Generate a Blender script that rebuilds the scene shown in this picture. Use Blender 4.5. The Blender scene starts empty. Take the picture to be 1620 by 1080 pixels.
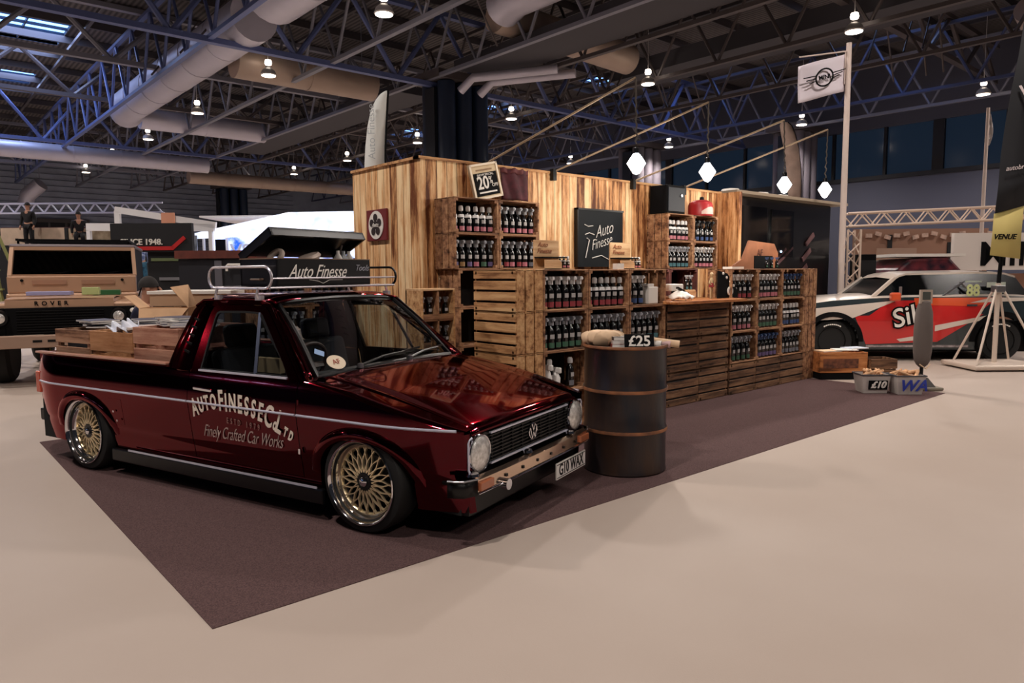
import bpy, bmesh, math, random
from mathutils import Vector, Matrix
random.seed(7)
PI = math.pi
C = bpy.context.scene.collection
R = math.radians
# ---------------------------------------------------------------- camera, world, exposure
# world axes: X runs along the stall front, Y runs away behind it, Z up
TH = 0.7154
def W(X, Y, Z=0.0):
    """metres right of / ahead of the photographer's standing point -> world"""
    return Vector((X*math.cos(TH)+Y*math.sin(TH), -X*math.sin(TH)+Y*math.cos(TH), Z))
cd = bpy.data.cameras.new('camera'); cam = bpy.data.objects.new('camera', cd); C.objects.link(cam)
cd.sensor_width = 36; cd.lens = 1131.17/1620*36; cd.clip_end = 400; cd.clip_start = .05
cam.matrix_world = Matrix.Translation((0, 0, 1.3926)) @ Matrix.Rotation(-TH, 4, 'Z') @ Matrix.Rotation(PI/2-.0954, 4, 'X') @ Matrix.Rotation(-.0076, 4, 'Z')
sc = bpy.context.scene; sc.camera = cam
sc.view_settings.view_transform = 'Standard'; sc.view_settings.look = 'None'
sc.view_settings.exposure = 0.0; sc.view_settings.gamma = 1; sc.view_settings.use_curve_mapping = False
wd = bpy.data.worlds.new('world'); sc.world = wd; wd.use_nodes = True
wd.node_tree.nodes['Background'].inputs[0].default_value = (.42, .42, .5, 1)
wd.node_tree.nodes['Background'].inputs[1].default_value = 0.035
def spot(loc, power, col, size=150, rad=.22, blend=.6):
    l = bpy.data.lights.new('hall_lamp_light', 'SPOT'); l.energy = power; l.color = col
    l.spot_size = R(size); l.spot_blend = blend; l.shadow_soft_size = rad
    o = bpy.data.objects.new('hall_lamp_light', l); o.location = loc; C.objects.link(o); return o
LAMPZ = 8.3
LAMP_X = [-12.0, -.8, 10.5, 21.7, 33.3]  # leftmost column is unseen, added for lamp glints on the pickup
LAMP_Y = [-5.5, 2.1, 9.7, 17.2, 24.9, 32.5, 40.2, 47.8, 55.4]
for x in LAMP_X:
    for y in LAMP_Y:
        if y > 48 and x > 25: continue
        if x < -5 and y < 17: continue
        spot((x, y, LAMPZ-.12), 1250, (1.0, .9, .83))
# ---------------------------------------------------------------- materials
def srgb(r, g, b):
    f = lambda v: (v/255/12.92 if v/255 <= .04045 else ((v/255+.055)/1.055)**2.4)
    return (f(r), f(g), f(b), 1)
MATS = {}
def M(name, col=(128, 128, 128), rough=.55, metal=0., coat=0., emit=None, es=1., var=0., vscale=6., bump=0., bscale=60., spec=.5, col2=None, stretch=None):
    if name in MATS: return MATS[name]
    m = bpy.data.materials.new(name); m.use_nodes = True; nt = m.node_tree; b = nt.nodes['Principled BSDF']
    base = srgb(*col); b.inputs['Base Color'].default_value = base
    b.inputs['Roughness'].default_value = rough; b.inputs['Metallic'].default_value = metal
    b.inputs['Coat Weight'].default_value = coat; b.inputs['Coat Roughness'].default_value = .03
    b.inputs['Specular IOR Level'].default_value = spec
    if emit: b.inputs['Emission Color'].default_value = srgb(*emit); b.inputs['Emission Strength'].default_value = es
    if var > 0 or col2 or bump > 0:
        tc = nt.nodes.new('ShaderNodeTexCoord'); mp = nt.nodes.new('ShaderNodeMapping')
        nt.links.new(tc.outputs['Object'], mp.inputs['Vector'])
        if stretch: mp.inputs['Scale'].default_value = stretch
    if var > 0 or col2:
        n = nt.nodes.new('ShaderNodeTexNoise'); n.inputs['Scale'].default_value = vscale; n.inputs['Detail'].default_value = 5
        nt.links.new(mp.outputs[0], n.inputs['Vector'])
        cr = nt.nodes.new('ShaderNodeValToRGB'); e = cr.color_ramp.elements
        e[0].position = .32; e[1].position = .68
        if col2: e[0].color = srgb(*col2); e[1].color = base
        else:
            e[0].color = tuple(c*(1-var) for c in base[:3])+(1,); e[1].color = tuple(min(1, c*(1+var)) for c in base[:3])+(1,)
        nt.links.new(n.outputs['Fac'], cr.inputs['Fac']); nt.links.new(cr.outputs['Color'], b.inputs['Base Color'])
    if bump > 0:
        n2 = nt.nodes.new('ShaderNodeTexNoise'); n2.inputs['Scale'].default_value = bscale; n2.inputs['Detail'].default_value = 3
        nt.links.new(mp.outputs[0], n2.inputs['Vector'])
        bm = nt.nodes.new('ShaderNodeBump'); bm.inputs['Strength'].default_value = bump; bm.inputs['Distance'].default_value = .01
        nt.links.new(n2.outputs['Fac'], bm.inputs['Height']); nt.links.new(bm.outputs[0], b.inputs['Normal'])
    MATS[name] = m; return m
def wood(name, dark, mid, light, axis='X', rough=.6, planks=None, grain=1.0):
    """board wood: long grain along axis, blotchy stain; planks=(plank width, plank axis) adds a tone for every plank"""
    if name in MATS: return MATS[name]
    m = bpy.data.materials.new(name); m.use_nodes = True; nt = m.node_tree; b = nt.nodes['Principled BSDF']; L = nt.links.new
    b.inputs['Roughness'].default_value = rough; b.inputs['Specular IOR Level'].default_value = .3
    tc = nt.nodes.new('ShaderNodeTexCoord')
    oi = nt.nodes.new('ShaderNodeObjectInfo')
    add = nt.nodes.new('ShaderNodeVectorMath'); add.operation = 'ADD'
    sc_ = nt.nodes.new('ShaderNodeMath'); sc_.operation = 'MULTIPLY'; sc_.inputs[1].default_value = 37.
    L(oi.outputs['Random'], sc_.inputs[0]); L(tc.outputs['Object'], add.inputs[0]); L(sc_.outputs[0], add.inputs[1])
    mp = nt.nodes.new('ShaderNodeMapping')
    s = {'X': (1.2, 22, 22), 'Y': (22, 1.2, 22), 'Z': (22, 22, 1.2)}[axis]; mp.inputs['Scale'].default_value = s
    L(add.outputs[0], mp.inputs[0])
    n = nt.nodes.new('ShaderNodeTexNoise'); n.inputs['Scale'].default_value = grain; n.inputs['Detail'].default_value = 6; n.inputs['Roughness'].default_value = .65
    L(mp.outputs[0], n.inputs['Vector'])
    n2 = nt.nodes.new('ShaderNodeTexNoise'); n2.inputs['Scale'].default_value = 3.2; n2.inputs['Detail'].default_value = 8; n2.inputs['Roughness'].default_value = .7
    mp2 = nt.nodes.new('ShaderNodeMapping'); mp2.inputs['Scale'].default_value = {'X': (.5, 2.5, 2.5), 'Y': (2.5, .5, 2.5), 'Z': (2.5, 2.5, .5)}[axis]
    L(add.outputs[0], mp2.inputs[0]); L(mp2.outputs[0], n2.inputs['Vector'])
    mix = nt.nodes.new('ShaderNodeMath'); mix.operation = 'ADD'
    h1 = nt.nodes.new('ShaderNodeMath'); h1.operation = 'MULTIPLY'; h1.inputs[1].default_value = .5; L(n.outputs['Fac'], h1.inputs[0])
    h2 = nt.nodes.new('ShaderNodeMath'); h2.operation = 'MULTIPLY'; h2.inputs[1].default_value = .5; L(n2.outputs['Fac'], h2.inputs[0])
    L(h1.outputs[0], mix.inputs[0]); L(h2.outputs[0], mix.inputs[1])
    fac = mix.outputs[0]
    if planks:
        pw, pax = planks
        sep = nt.nodes.new('ShaderNodeSeparateXYZ'); L(tc.outputs['Object'], sep.inputs[0])
        dv = nt.nodes.new('ShaderNodeMath'); dv.operation = 'DIVIDE'; dv.inputs[1].default_value = pw; 
        of = nt.nodes.new('ShaderNodeMath'); of.operation = 'ADD'; of.inputs[1].default_value = .06; L(sep.outputs[pax], of.inputs[0]); L(of.outputs[0], dv.inputs[0])
        fl = nt.nodes.new('ShaderNodeMath'); fl.operation = 'FLOOR'; L(dv.outputs[0], fl.inputs[0])
        wn = nt.nodes.new('ShaderNodeTexWhiteNoise'); wn.noise_dimensions = '1D'; L(fl.outputs[0], wn.inputs['W'])
        ma = nt.nodes.new('ShaderNodeMath'); ma.operation = 'MULTIPLY_ADD'; ma.inputs[1].default_value = .15; ma.inputs[2].default_value = -.075
        L(wn.outputs['Value'], ma.inputs[0])
        a2 = nt.nodes.new('ShaderNodeMath'); a2.operation = 'ADD'; L(fac, a2.inputs[0]); L(ma.outputs[0], a2.inputs[1]); fac = a2.outputs[0]
        fr = nt.nodes.new('ShaderNodeMath'); fr.operation = 'FRACT'; L(dv.outputs[0], fr.inputs[0])
        gp = nt.nodes.new('ShaderNodeMath'); gp.operation = 'GREATER_THAN'; gp.inputs[1].default_value = .05; L(fr.outputs[0], gp.inputs[0])
    cr = nt.nodes.new('ShaderNodeValToRGB'); e = cr.color_ramp.elements
    e[0].position = .39; e[0].color = srgb(*dark); e[1].position = .60; e[1].color = srgb(*light)
    k = e.new(.48); k.color = srgb(*mid)
    L(fac, cr.inputs['Fac']); out = cr.outputs['Color']
    if planks:
        mm = nt.nodes.new('ShaderNodeMix'); mm.data_type = 'RGBA'; L(gp.outputs[0], mm.inputs[0])
        mm.inputs[6].default_value = tuple(c*.5 for c in srgb(*dark)[:3])+(1,); L(out, mm.inputs[7]); out = mm.outputs[2]
    L(out, b.inputs['Base Color'])
    bp = nt.nodes.new('ShaderNodeBump'); bp.inputs['Strength'].default_value = .35; bp.inputs['Distance'].default_value = .004
    L(n.outputs['Fac'], bp.inputs['Height']); L(bp.outputs[0], b.inputs['Normal'])
    MATS[name] = m; return m
def glassmat(name, tint=(120, 130, 135), amount=.25, rough=.02):
    if name in MATS: return MATS[name]
    m = bpy.data.materials.new(name); m.use_nodes = True; nt = m.node_tree; L = nt.links.new
    nt.nodes.remove(nt.nodes['Principled BSDF']); out = nt.nodes['Material Output']
    t = nt.nodes.new('ShaderNodeBsdfTransparent'); t.inputs[0].default_value = srgb(*tint)
    g = nt.nodes.new('ShaderNodeBsdfGlossy'); g.inputs['Roughness'].default_value = rough
    lw = nt.nodes.new('ShaderNodeLayerWeight'); lw.inputs[0].default_value = .5
    pw = nt.nodes.new('ShaderNodeMath'); pw.operation = 'POWER'; pw.inputs[1].default_value = 4.5; L(lw.outputs['Facing'], pw.inputs[0])
    fr = nt.nodes.new('ShaderNodeMath'); fr.operation = 'MULTIPLY_ADD'; fr.inputs[1].default_value = .9; fr.inputs[2].default_value = .05; L(pw.outputs[0], fr.inputs[0])
    mx = nt.nodes.new('ShaderNodeMixShader'); L(fr.outputs[0], mx.inputs[0]); L(t.outputs[0], mx.inputs[1]); L(g.outputs[0], mx.inputs[2]); L(mx.outputs[0], out.inputs[0])
    MATS[name] = m; return m
# ---------------------------------------------------------------- mesh helper
class MB:
    def __init__(s): s.v = []; s.f = []
    def add(s, vs, fs):
        o = len(s.v); s.v += [tuple(v) for v in vs]; s.f += [tuple(i+o for i in f) for f in fs]; return s
    def box(s, x0, x1, y0, y1, z0, z1, mat=None):
        vs = [Vector((x, y, z)) for z in (z0, z1) for y in (y0, y1) for x in (x0, x1)]
        if mat: vs = [mat @ v for v in vs]
        return s.add(vs, [(0, 2, 3, 1), (4, 5, 7, 6), (0, 1, 5, 4), (2, 6, 7, 3), (0, 4, 6, 2), (1, 3, 7, 5)])
    def cbox(s, cx, cy, cz, sx, sy, sz, rz=0, rx=0, ry=0):
        m = Matrix.Translation((cx, cy, cz)) @ Matrix.Rotation(rz, 4, 'Z') @ Matrix.Rotation(ry, 4, 'Y') @ Matrix.Rotation(rx, 4, 'X')
        return s.box(-sx/2, sx/2, -sy/2, sy/2, -sz/2, sz/2, m)
    def bar(s, p, q, w, h=None, up=(0, 0, 1)):
        h = h or w; p = Vector(p); q = Vector(q); d = q-p; n = d.normalized(); u = Vector(up)
        if abs(n.dot(u)) > .98: u = Vector((1, 0, 0))
        a = n.cross(u).normalized(); b = a.cross(n)
        vs = [c+a*i*w/2+b*j*h/2 for c in (p, q) for i, j in ((-1, -1), (1, -1), (1, 1), (-1, 1))]
        return s.add(vs, [(0, 1, 2, 3), (7, 6, 5, 4), (0, 4, 5, 1), (1, 5, 6, 2), (2, 6, 7, 3), (3, 7, 4, 0)])
    def tube(s, pts, r, n=10, closed=False, cap=True):
        pts = [Vector(p) for p in pts]; m = len(pts); rings = []; rr = r if hasattr(r, '__len__') else [r]*m
        prev = None
        for i, p in enumerate(pts):
            if closed: t = (pts[(i+1) % m]-pts[i-1])
            else: t = pts[min(i+1, m-1)]-pts[max(i-1, 0)]
            t.normalize()
            if prev is None: a = t.orthogonal().normalized()
            else:
                a = prev-t*prev.dot(t)
                a = a.normalized() if a.length > 1e-6 else t.orthogonal().normalized()
            prev = a; b = t.cross(a)
            rings.append([p+(a*math.cos(2*PI*k/n)+b*math.sin(2*PI*k/n))*rr[i] for k in range(n)])
        vs = [v for rg in rings for v in rg]; fs = []
        for i in range(m if closed else m-1):
            j = (i+1) % m
            for k in range(n): fs.append((i*n+k, i*n+(k+1) % n, j*n+(k+1) % n, j*n+k))
        if cap and not closed: fs += [tuple(range(n))[::-1], tuple((m-1)*n+k for k in range(n))]
        return s.add(vs, fs)
    def lathe(s, prof, n=24, c=(0, 0, 0), axis='Z', mat=None, cap=True):
        vs = []
        for r, z in prof:
            for k in range(n):
                a = 2*PI*k/n; p = Vector((r*math.cos(a), r*math.sin(a), z))
                if axis == 'Y': p = Vector((p.x, p.z, p.y))
                if axis == 'X': p = Vector((p.z, p.x, p.y))
                p = p+Vector(c)
                if mat: p = mat @ p
                vs.append(p)
        fs = []
        for i in range(len(prof)-1):
            for k in range(n): fs.append((i*n+k, i*n+(k+1) % n, (i+1)*n+(k+1) % n, (i+1)*n+k))
        if cap and prof[0][0] > 1e-6: fs.append(tuple(range(n))[::-1])
        if cap and prof[-1][0] > 1e-6: fs.append(tuple((len(prof)-1)*n+k for k in range(n)))
        return s.add(vs, fs)
    def prism(s, pts, h0, h1, plane='XY'):
        """extrude a 2D outline; plane XY -> along Z, XZ -> along Y, YZ -> along X"""
        n = len(pts)
        f = {'XY': lambda a, b, h: (a, b, h), 'XZ': lambda a, b, h: (a, h, b), 'YZ': lambda a, b, h: (h, a, b)}[plane]
        vs = [f(a, b, h0) for a, b in pts]+[f(a, b, h1) for a, b in pts]
        return s.add(vs, [tuple(range(n))[::-1], tuple(range(n, 2*n))]+[(i, (i+1) % n, n+(i+1) % n, n+i) for i in range(n)])
    def grid(s, fn, nu, nv, keep=None):
        vs = [fn(i/nu, j/nv) for j in range(nv+1) for i in range(nu+1)]; w = nu+1
        return s.add(vs, [(j*w+i, j*w+i+1, (j+1)*w+i+1, (j+1)*w+i) for j in range(nv) for i in range(nu) if keep is None or keep(i, j)])
    def strip(s, a, b, closed=False):
        n = len(a); vs = list(a)+list(b)
        return s.add(vs, [(i, (i+1) % n, n+(i+1) % n, n+i) for i in range(n if closed else n-1)])
    def xf(s, m): s.v = [tuple(m @ Vector(v)) for v in s.v]; return s
    def build(s, name, mat, parent=None, smooth=False, bevel=0, solid=0, sub=0, merge=False, soff=-1.0, bseg=2, angle=35):
        me = bpy.data.meshes.new(name); me.from_pydata(s.v, [], s.f); me.update()
        bm = bmesh.new(); bm.from_mesh(me)
        if merge: bmesh.ops.remove_doubles(bm, verts=bm.verts, dist=1e-5)
        bmesh.ops.recalc_face_normals(bm, faces=bm.faces); bm.to_mesh(me); bm.free()
        me.materials.append(mat); o = bpy.data.objects.new(name, me); C.objects.link(o)
        if smooth:
            for p in me.polygons: p.use_smooth = True
            try: me.set_sharp_from_angle(angle=R(angle))
            except Exception: pass
        if solid: k = o.modifiers.new('solid', 'SOLIDIFY'); k.thickness = solid; k.offset = soff
        if bevel: k = o.modifiers.new('bevel', 'BEVEL'); k.width = bevel; k.segments = bseg; k.limit_method = 'ANGLE'
        if sub: k = o.modifiers.new('sub', 'SUBSURF'); k.levels = sub; k.render_levels = sub
        if parent: o.parent = parent
        return o
def thing(name, label, cat, loc=(0, 0, 0), rz=0, group=None):
    o = bpy.data.objects.new(name, None); C.objects.link(o); o.empty_display_size = .1
    o.location = loc; o.rotation_euler = (0, 0, rz); o['label'] = label; o['category'] = cat
    if group: o['group'] = group
    return o
def tag(o, label, cat, group=None):
    o['label'] = label; o['category'] = cat
    if group: o['group'] = group
    return o
def place(o, loc=(0, 0, 0), rot=(0, 0, 0)): o.location = loc; o.rotation_euler = rot; return o
def struct(o): o['kind'] = 'structure'; return o
def dup(root, loc, rz=0, label=None, group=None, sc_=None):
    r = root.copy(); C.objects.link(r); r.location = loc; r.rotation_euler = (0, 0, rz)
    if label: r['label'] = label
    if group: r['group'] = group
    if sc_: r.scale = sc_
    for ch in list(root.children):
        c = ch.copy(); C.objects.link(c); c.parent = r
        for g in list(ch.children):
            d = g.copy(); C.objects.link(d); d.parent = c
    return r
def text_mesh(body, size=1., depth=.004, shear=0., offset=0., sx=1., align='CENTER', space=1.):
    cu = bpy.data.curves.new('txt', 'FONT'); cu.body = body; cu.size = size; cu.extrude = depth; cu.shear = shear; cu.offset = offset
    cu.align_x = align; cu.align_y = 'CENTER'; cu.space_character = space; cu.resolution_u = 4
    o = bpy.data.objects.new('txt', cu); C.objects.link(o)
    bpy.context.view_layer.update()
    me = bpy.data.meshes.new_from_object(o.evaluated_get(bpy.context.evaluated_depsgraph_get()))
    bpy.data.objects.remove(o); bpy.data.curves.remove(cu)
    for v in me.vertices: v.co.x *= sx
    return me
def text(name, body, mat, parent, M4, **k):
    me = text_mesh(body, **k); me.transform(M4); me.materials.clear(); me.materials.append(mat)
    o = bpy.data.objects.new(name, me); C.objects.link(o); o.parent = parent; return o
def facing(loc, right, up=(0, 0, 1)):
    """matrix that lays text on a plane: x along right, y along up"""
    r = Vector(right).normalized(); u = Vector(up).normalized(); n = r.cross(u).normalized(); u = n.cross(r)
    m = Matrix((r, u, n)).transposed().to_4x4(); m.translation = Vector(loc); return m
# common materials
BLACK = M('black_paint', (5, 5, 7), .35, spec=.35); SOFTBLACK = M('matt_black', (7, 7, 9), .8, spec=.15)
CHROME = M('chrome', (225, 225, 230), .08, 1.); STEEL = M('brushed_steel', (150, 150, 155), .35, 1.)
WHITE = M('white_plastic', (225, 220, 215), .4); RUBBER = M('rubber', (12, 12, 12), .75); OFFWHITE = M('sign_white', (232, 226, 218), .6)
# ---------------------------------------------------------------- the hall
def floor_mat():
    m = M('hall_floor', (178, 164, 154), .62, spec=.35, col2=(166, 150, 138), vscale=.35, bump=.05, bscale=140); return m
XMIN, XMAX, YMIN, YMAX = -52., 38.5, -12., 67.
f = MB().box(XMIN, XMAX, YMIN, YMAX, -.3, 0).build('floor', floor_mat()); struct(f)
CEILZ = 11.6
def deck_mat():
    m = bpy.data.materials.new('roof_deck'); m.use_nodes = True; nt = m.node_tree; b = nt.nodes['Principled BSDF']; L = nt.links.new
    tc = nt.nodes.new('ShaderNodeTexCoord'); wv = nt.nodes.new('ShaderNodeTexWave'); wv.bands_direction = 'X'; wv.inputs['Scale'].default_value = 1.6
    L(tc.outputs['Object'], wv.inputs['Vector']); cr = nt.nodes.new('ShaderNodeValToRGB')
    cr.color_ramp.elements[0].color = srgb(44, 41, 43); cr.color_ramp.elements[1].color = srgb(100, 93, 92); L(wv.outputs['Color'], cr.inputs[0]); L(cr.outputs[0], b.inputs['Base Color'])
    b.inputs['Roughness'].default_value = .8; return m
# roof deck with open strips where the skylights sit
SKY = [(3.4, 6.4, 34.0, 38.0), (3.4, 6.4, 38.5, 40.3), (3.4, 6.4, 44.0, 46.6), (28.8, 30.7, 10.2, 14.2), (28.9, 30.6, 19.0, 22.6), (28.9, 30.4, 26.0, 27.4), (28.6, 30.2, 33., 36.), (28.7, 30.6, 43.6, 46.6), (-46.2, -43.2, 8., 15.), (-46.2, -43.2, 19., 26.), (-46.2, -43.2, 30.0, 38.0)]  # last three are unseen, added for blue reflections on the pickup side
cm = MB()
cols = [(XMIN, -46.2), (-46.2, -43.2), (-43.2, 3.4), (3.4, 6.4), (6.4, 28.6), (28.6, 30.7), (30.7, XMAX)]
for a, b_ in cols:
    holes = sorted([(s[2], s[3]) for s in SKY if a-.3 <= s[0] and s[1] <= b_+.3]); y = YMIN
    for h0, h1 in holes: cm.box(a, b_, y, h0, CEILZ, CEILZ+.15); y = h1
    cm.box(a, b_, y, YMAX, CEILZ, CEILZ+.15)
struct(cm.build('ceiling', deck_mat()))
SKYM = M('skylight_sky', (150, 190, 255), .5, emit=(120, 170, 255), es=4.2)
BARM = M('glazing_bar', (40, 44, 60), .5)
for i, (a, b_, c_, d_) in enumerate(SKY):
    w = MB().box(a-.05, b_+.05, c_-.05, d_+.05, CEILZ+.16, CEILZ+.2).build('window_%d' % (i+11 if i > 7 else i+1), SKYM); struct(w)
    g = MB(); k = c_
    while k < d_: g.box(a, b_, k, k+.06, CEILZ+.02, CEILZ+.14); k += .8
    k = a
    while k < b_: g.box(k, k+.05, c_, d_, CEILZ+.02, CEILZ+.14); k += 1.5
    g.build('glazing_bars', BARM, w)
    al = bpy.data.lights.new('skylight_daylight', 'AREA'); al.shape = 'RECTANGLE'; al.size = b_-a; al.size_y = d_-c_; al.energy = (95 if a < 10 else 22)*(b_-a)*(d_-c_)/3; al.color = (.5, .62, 1.)
    ao = bpy.data.objects.new('skylight_daylight', al); ao.location = ((a+b_)/2, (c_+d_)/2, CEILZ-.02); C.objects.link(ao)
WALLG = M('wall_cladding', (88, 84, 92), .7, var=.12, vscale=1.2); WALLD = M('wall_dark', (36, 38, 50), .8, var=.2, vscale=.8)
WIN_B = M('clerestory_glass', (26, 38, 50), .15, emit=(36, 52, 72), es=.3)
# far wall behind the vehicles on the left (across Y) and wall behind the mini stand (across X)
wl = MB().box(XMIN, XMAX, YMAX-.4, YMAX, 0, CEILZ).build('wall_back', M('wall_cladding_blue', (150, 158, 176), .7, var=.12, vscale=1.)); struct(wl)
pr = MB()
for k in range(22): pr.box(XMIN, 30, YMAX-.46, YMAX-.4, .8+k*.45, .84+k*.45)
pr.build('cladding_joints', M('cladding_joint', (96, 104, 120), .7), wl)
wr = MB().box(XMAX-.4, XMAX, YMIN, YMAX, 0, 6.1).box(XMAX-.4, XMAX, YMIN, YMAX, 8.5, CEILZ).build('wall_right', M('wall_cladding_mauve', (74, 76, 92), .7)); struct(wr)
struct(MB().box(XMIN, XMIN+.4, YMIN, YMAX, 0, CEILZ).build('wall_left', WALLD))
# clerestory window band in the right wall
wb = struct(MB().box(XMAX-.25, XMAX-.2, YMIN, YMAX-.5, 6.1, 8.5).build('window_9', WIN_B))
fr = MB(); y = YMIN+1.2; k = 0
while y < YMAX-1:
    w_ = .5 if k % 3 == 0 else .14
    fr.box(XMAX-.44, XMAX-.2, y, y+w_, 6.1, 8.5); y += 2.6; k += 1
fr.box(XMAX-.5, XMAX-.2, YMIN, YMAX-.5, 5.95, 6.15); fr.build('window_frame', M('window_frame', (24, 24, 30), .6), wb)
# grille panel in the far wall
gx = W(-40, 58)
dg = MB().box(8.6, 12.2, YMAX-.62, YMAX-.5, 2.0, 5.6).build('window_10', M('vent_dark', (16, 16, 20), .7)); struct(dg)
g = MB()
for k in range(4): g.box(8.6+k*1.15, 8.75+k*1.15, YMAX-.7, YMAX-.6, 2., 5.6)
g.box(8.2, 12.6, YMAX-.72, YMAX-.6, 5.6, 5.9); g.build('window_frame', M('vent_frame', (70, 66, 66), .6), dg)
# dark deep fascia band above the left stands
# ---- roof steel
STL = M('roof_steel', (128, 128, 140), .45, .25); STL2 = M('roof_steel_brown', (84, 76, 76), .5, .2); STLB = M('roof_steel_bluelit', (92, 104, 150), .45, .25)  # blue copy has the skylight daylight put into its colour
def truss(p, q, zb, zt, bay, r=.07, ch=.2, mat=STL, label='', group='', top=True):
    p = Vector((p[0], p[1], 0)); q = Vector((q[0], q[1], 0)); d = q-p; n = max(1, round(d.length/bay)); mb = MB()
    P = lambda t, z: (p.x+d.x*t, p.y+d.y*t, z)
    mb.bar(P(0, zb), P(1, zb), ch, ch*.7)
    mb.bar(P(0, zt), P(1, zt), ch, ch*.7)
    dg_ = MB()
    for i in range(n):
        dg_.tube([P(i/n, zb), P((i+.5)/n, zt)], r, 6, cap=False); dg_.tube([P((i+.5)/n, zt), P((i+1)/n, zb)], r, 6, cap=False)
    t = thing('roof_truss', label, 'roof truss', (0, 0, 0), 0, group)
    mb.build('chord', mat, t); dg_.build('web_bracing', mat, t, smooth=True)
    return t
gl = 'long roof trusses running away from the camera'
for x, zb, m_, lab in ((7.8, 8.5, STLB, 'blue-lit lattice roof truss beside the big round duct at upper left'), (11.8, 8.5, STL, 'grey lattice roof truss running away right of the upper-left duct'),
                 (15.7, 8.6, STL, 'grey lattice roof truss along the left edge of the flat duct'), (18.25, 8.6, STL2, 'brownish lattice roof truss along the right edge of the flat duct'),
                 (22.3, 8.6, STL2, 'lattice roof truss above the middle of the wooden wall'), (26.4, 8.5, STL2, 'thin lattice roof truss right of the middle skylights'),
                 (31.7, 8.5, M('roof_steel_dark', (70, 76, 104), .5, .2), 'blue-lit lattice roof truss behind the white flag'), (34.7, 8.5, STL, 'lattice roof truss just in front of the clerestory windows')):  # bluish steel behind the flag also carries daylight in its colour
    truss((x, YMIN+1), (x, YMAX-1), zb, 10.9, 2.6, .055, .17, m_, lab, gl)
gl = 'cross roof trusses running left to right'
for y, zb, m_, lab in ((22.8, 8.45, STLB, 'deep blue-lit lattice roof truss crossing the upper left corner'), (29.8, 9.2, STL, 'lighter roof truss crossing behind the first deep one'),
                 (45.5, 8.6, STLB, 'blue-lit roof truss crossing above the far left duct'), (56., 8.7, STL, 'furthest cross truss near the back wall'), (10.5, 9.6, STL2, 'cross truss above the right skylight'),
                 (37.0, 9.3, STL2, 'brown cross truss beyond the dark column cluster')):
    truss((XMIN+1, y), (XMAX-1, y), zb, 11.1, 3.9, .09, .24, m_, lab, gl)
pm = MB()
for i in range(28): pm.box(XMIN+1, XMAX-1, YMIN+1.5+i*2.75, YMIN+1.62+i*2.75, CEILZ-.3, CEILZ-.02)
for x in (-2, 1.6, 3.2, 6.6, 10, 13.8, 20.4, 24.3, 28.4, 30.9, 33.4, 36.4): pm.box(x, x+.12, YMIN+1, YMAX-1, CEILZ-.42, CEILZ-.3)
struct(pm.build('trim_1', M('purlin', (70, 66, 70), .6)))
pb = MB(); rs = random.Random(3)
for i in range(60):
    x = rs.choice([9.8, 13.7, 20.3, 24.3, 28.6, 33.2]); y = rs.uniform(8, 60)
    pb.tube([(x-1.9, y, 8.8), (x, y+.3, 11.2), (x+1.9, y+.6, 8.8)], .035, 5, cap=False)
pb.build('trim_2', STL2)['kind'] = 'structure'
# ---- ducts
DUCT = M('duct_metal', (196, 192, 204), .42, .35, var=.06, vscale=.8); DUCTW = M('duct_warm', (172, 152, 138), .5, .3, var=.08, vscale=.8); DUCTD = M('duct_dark', (60, 58, 64), .7)
def duct(pts, r, mat, label, seam=2.4):
    t = thing('air_duct', label, 'air duct')
    MB().tube(pts, r, 20).build('duct_run', mat, t, smooth=True)
    for i in range(len(pts)-1):
        a = Vector(pts[i]); b_ = Vector(pts[i+1]); n = int((b_-a).length/seam)
        for k in range(1, n):
            c_ = a+(b_-a)*k/n; u = (b_-a).normalized()*.03; MB().tube([c_-u, c_+u], r+.02, 20).build('duct_band', mat, t, smooth=True)
    for c_ in (Vector(pts[0])*.92+Vector(pts[1])*.08, Vector(pts[-1])*.92+Vector(pts[-2])*.08): MB().tube([(c_.x, c_.y, c_.z+r-.02), (c_.x, c_.y, CEILZ)], .02, 6).build('hanger_rod', STL, t)
    return t
duct([(9.0, -6, 9.6), (9.0, 20.8, 9.6)], .95, DUCT, 'big pale round duct at the top left edge of the picture, nearer segment')
duct([(8.9, 22.0, 9.15), (8.9, 37.4, 9.15), (9.1, 38.2, 9.1)], .72, DUCT, 'big pale round duct running away beside the blue truss')
duct([(9.75, 38.6, 9.0), (15.9, 38.6, 9.0)], .5, DUCT, 'slimmer pale duct branching right at the far end of the big duct')
duct([(9.75, 26.1, 8.95), (15.3, 26.1, 8.95)], .6, DUCTW, 'warm-tinted duct crossing to the right under the first cross truss')
duct([(XMIN+2, 46.9, 8.2), (15.6, 46.9, 8.2)], .45, DUCT, 'pale duct running left to right low over the far left stands')
duct([(15.2, -5, 9.9), (15.2, 17.2, 9.9), (15.4, 18.0, 9.8)], .62, DUCT, 'round duct at the top centre of the picture')
duct([(15.4, 18.4, 9.7), (22., 18.4, 9.5)], .55, DUCTW, 'tan duct stub turning right above the dark column cluster')
duct([(30.5, 7.6, 10.4), (34.4, 7.6, 9.2)], .5, DUCTW, 'brown duct stub at the top right corner')
duct([(16, 52, 8.1), (31, 52, 8.1)], .45, DUCTW, 'warm duct low over the far stands behind the distant column')
duct([W(-33.6, 52, 8.0)[:], W(-34.6, 52, 7.2)[:], W(-34.8, 52, 6.6)[:]], .5, DUCT, 'short fat duct elbow bending down at the far left')
t = thing('flat_duct', 'wide flat dark duct running away between two roof trusses over the stall', 'air duct')
MB().box(16.0, 18.0, -6, 21.5, 8.75, 9.05).build('duct_box', DUCTD, t); MB().box(16.0, 18.0, 25.5, 44, 8.75, 9.05).build('duct_box', DUCTD, t)
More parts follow.
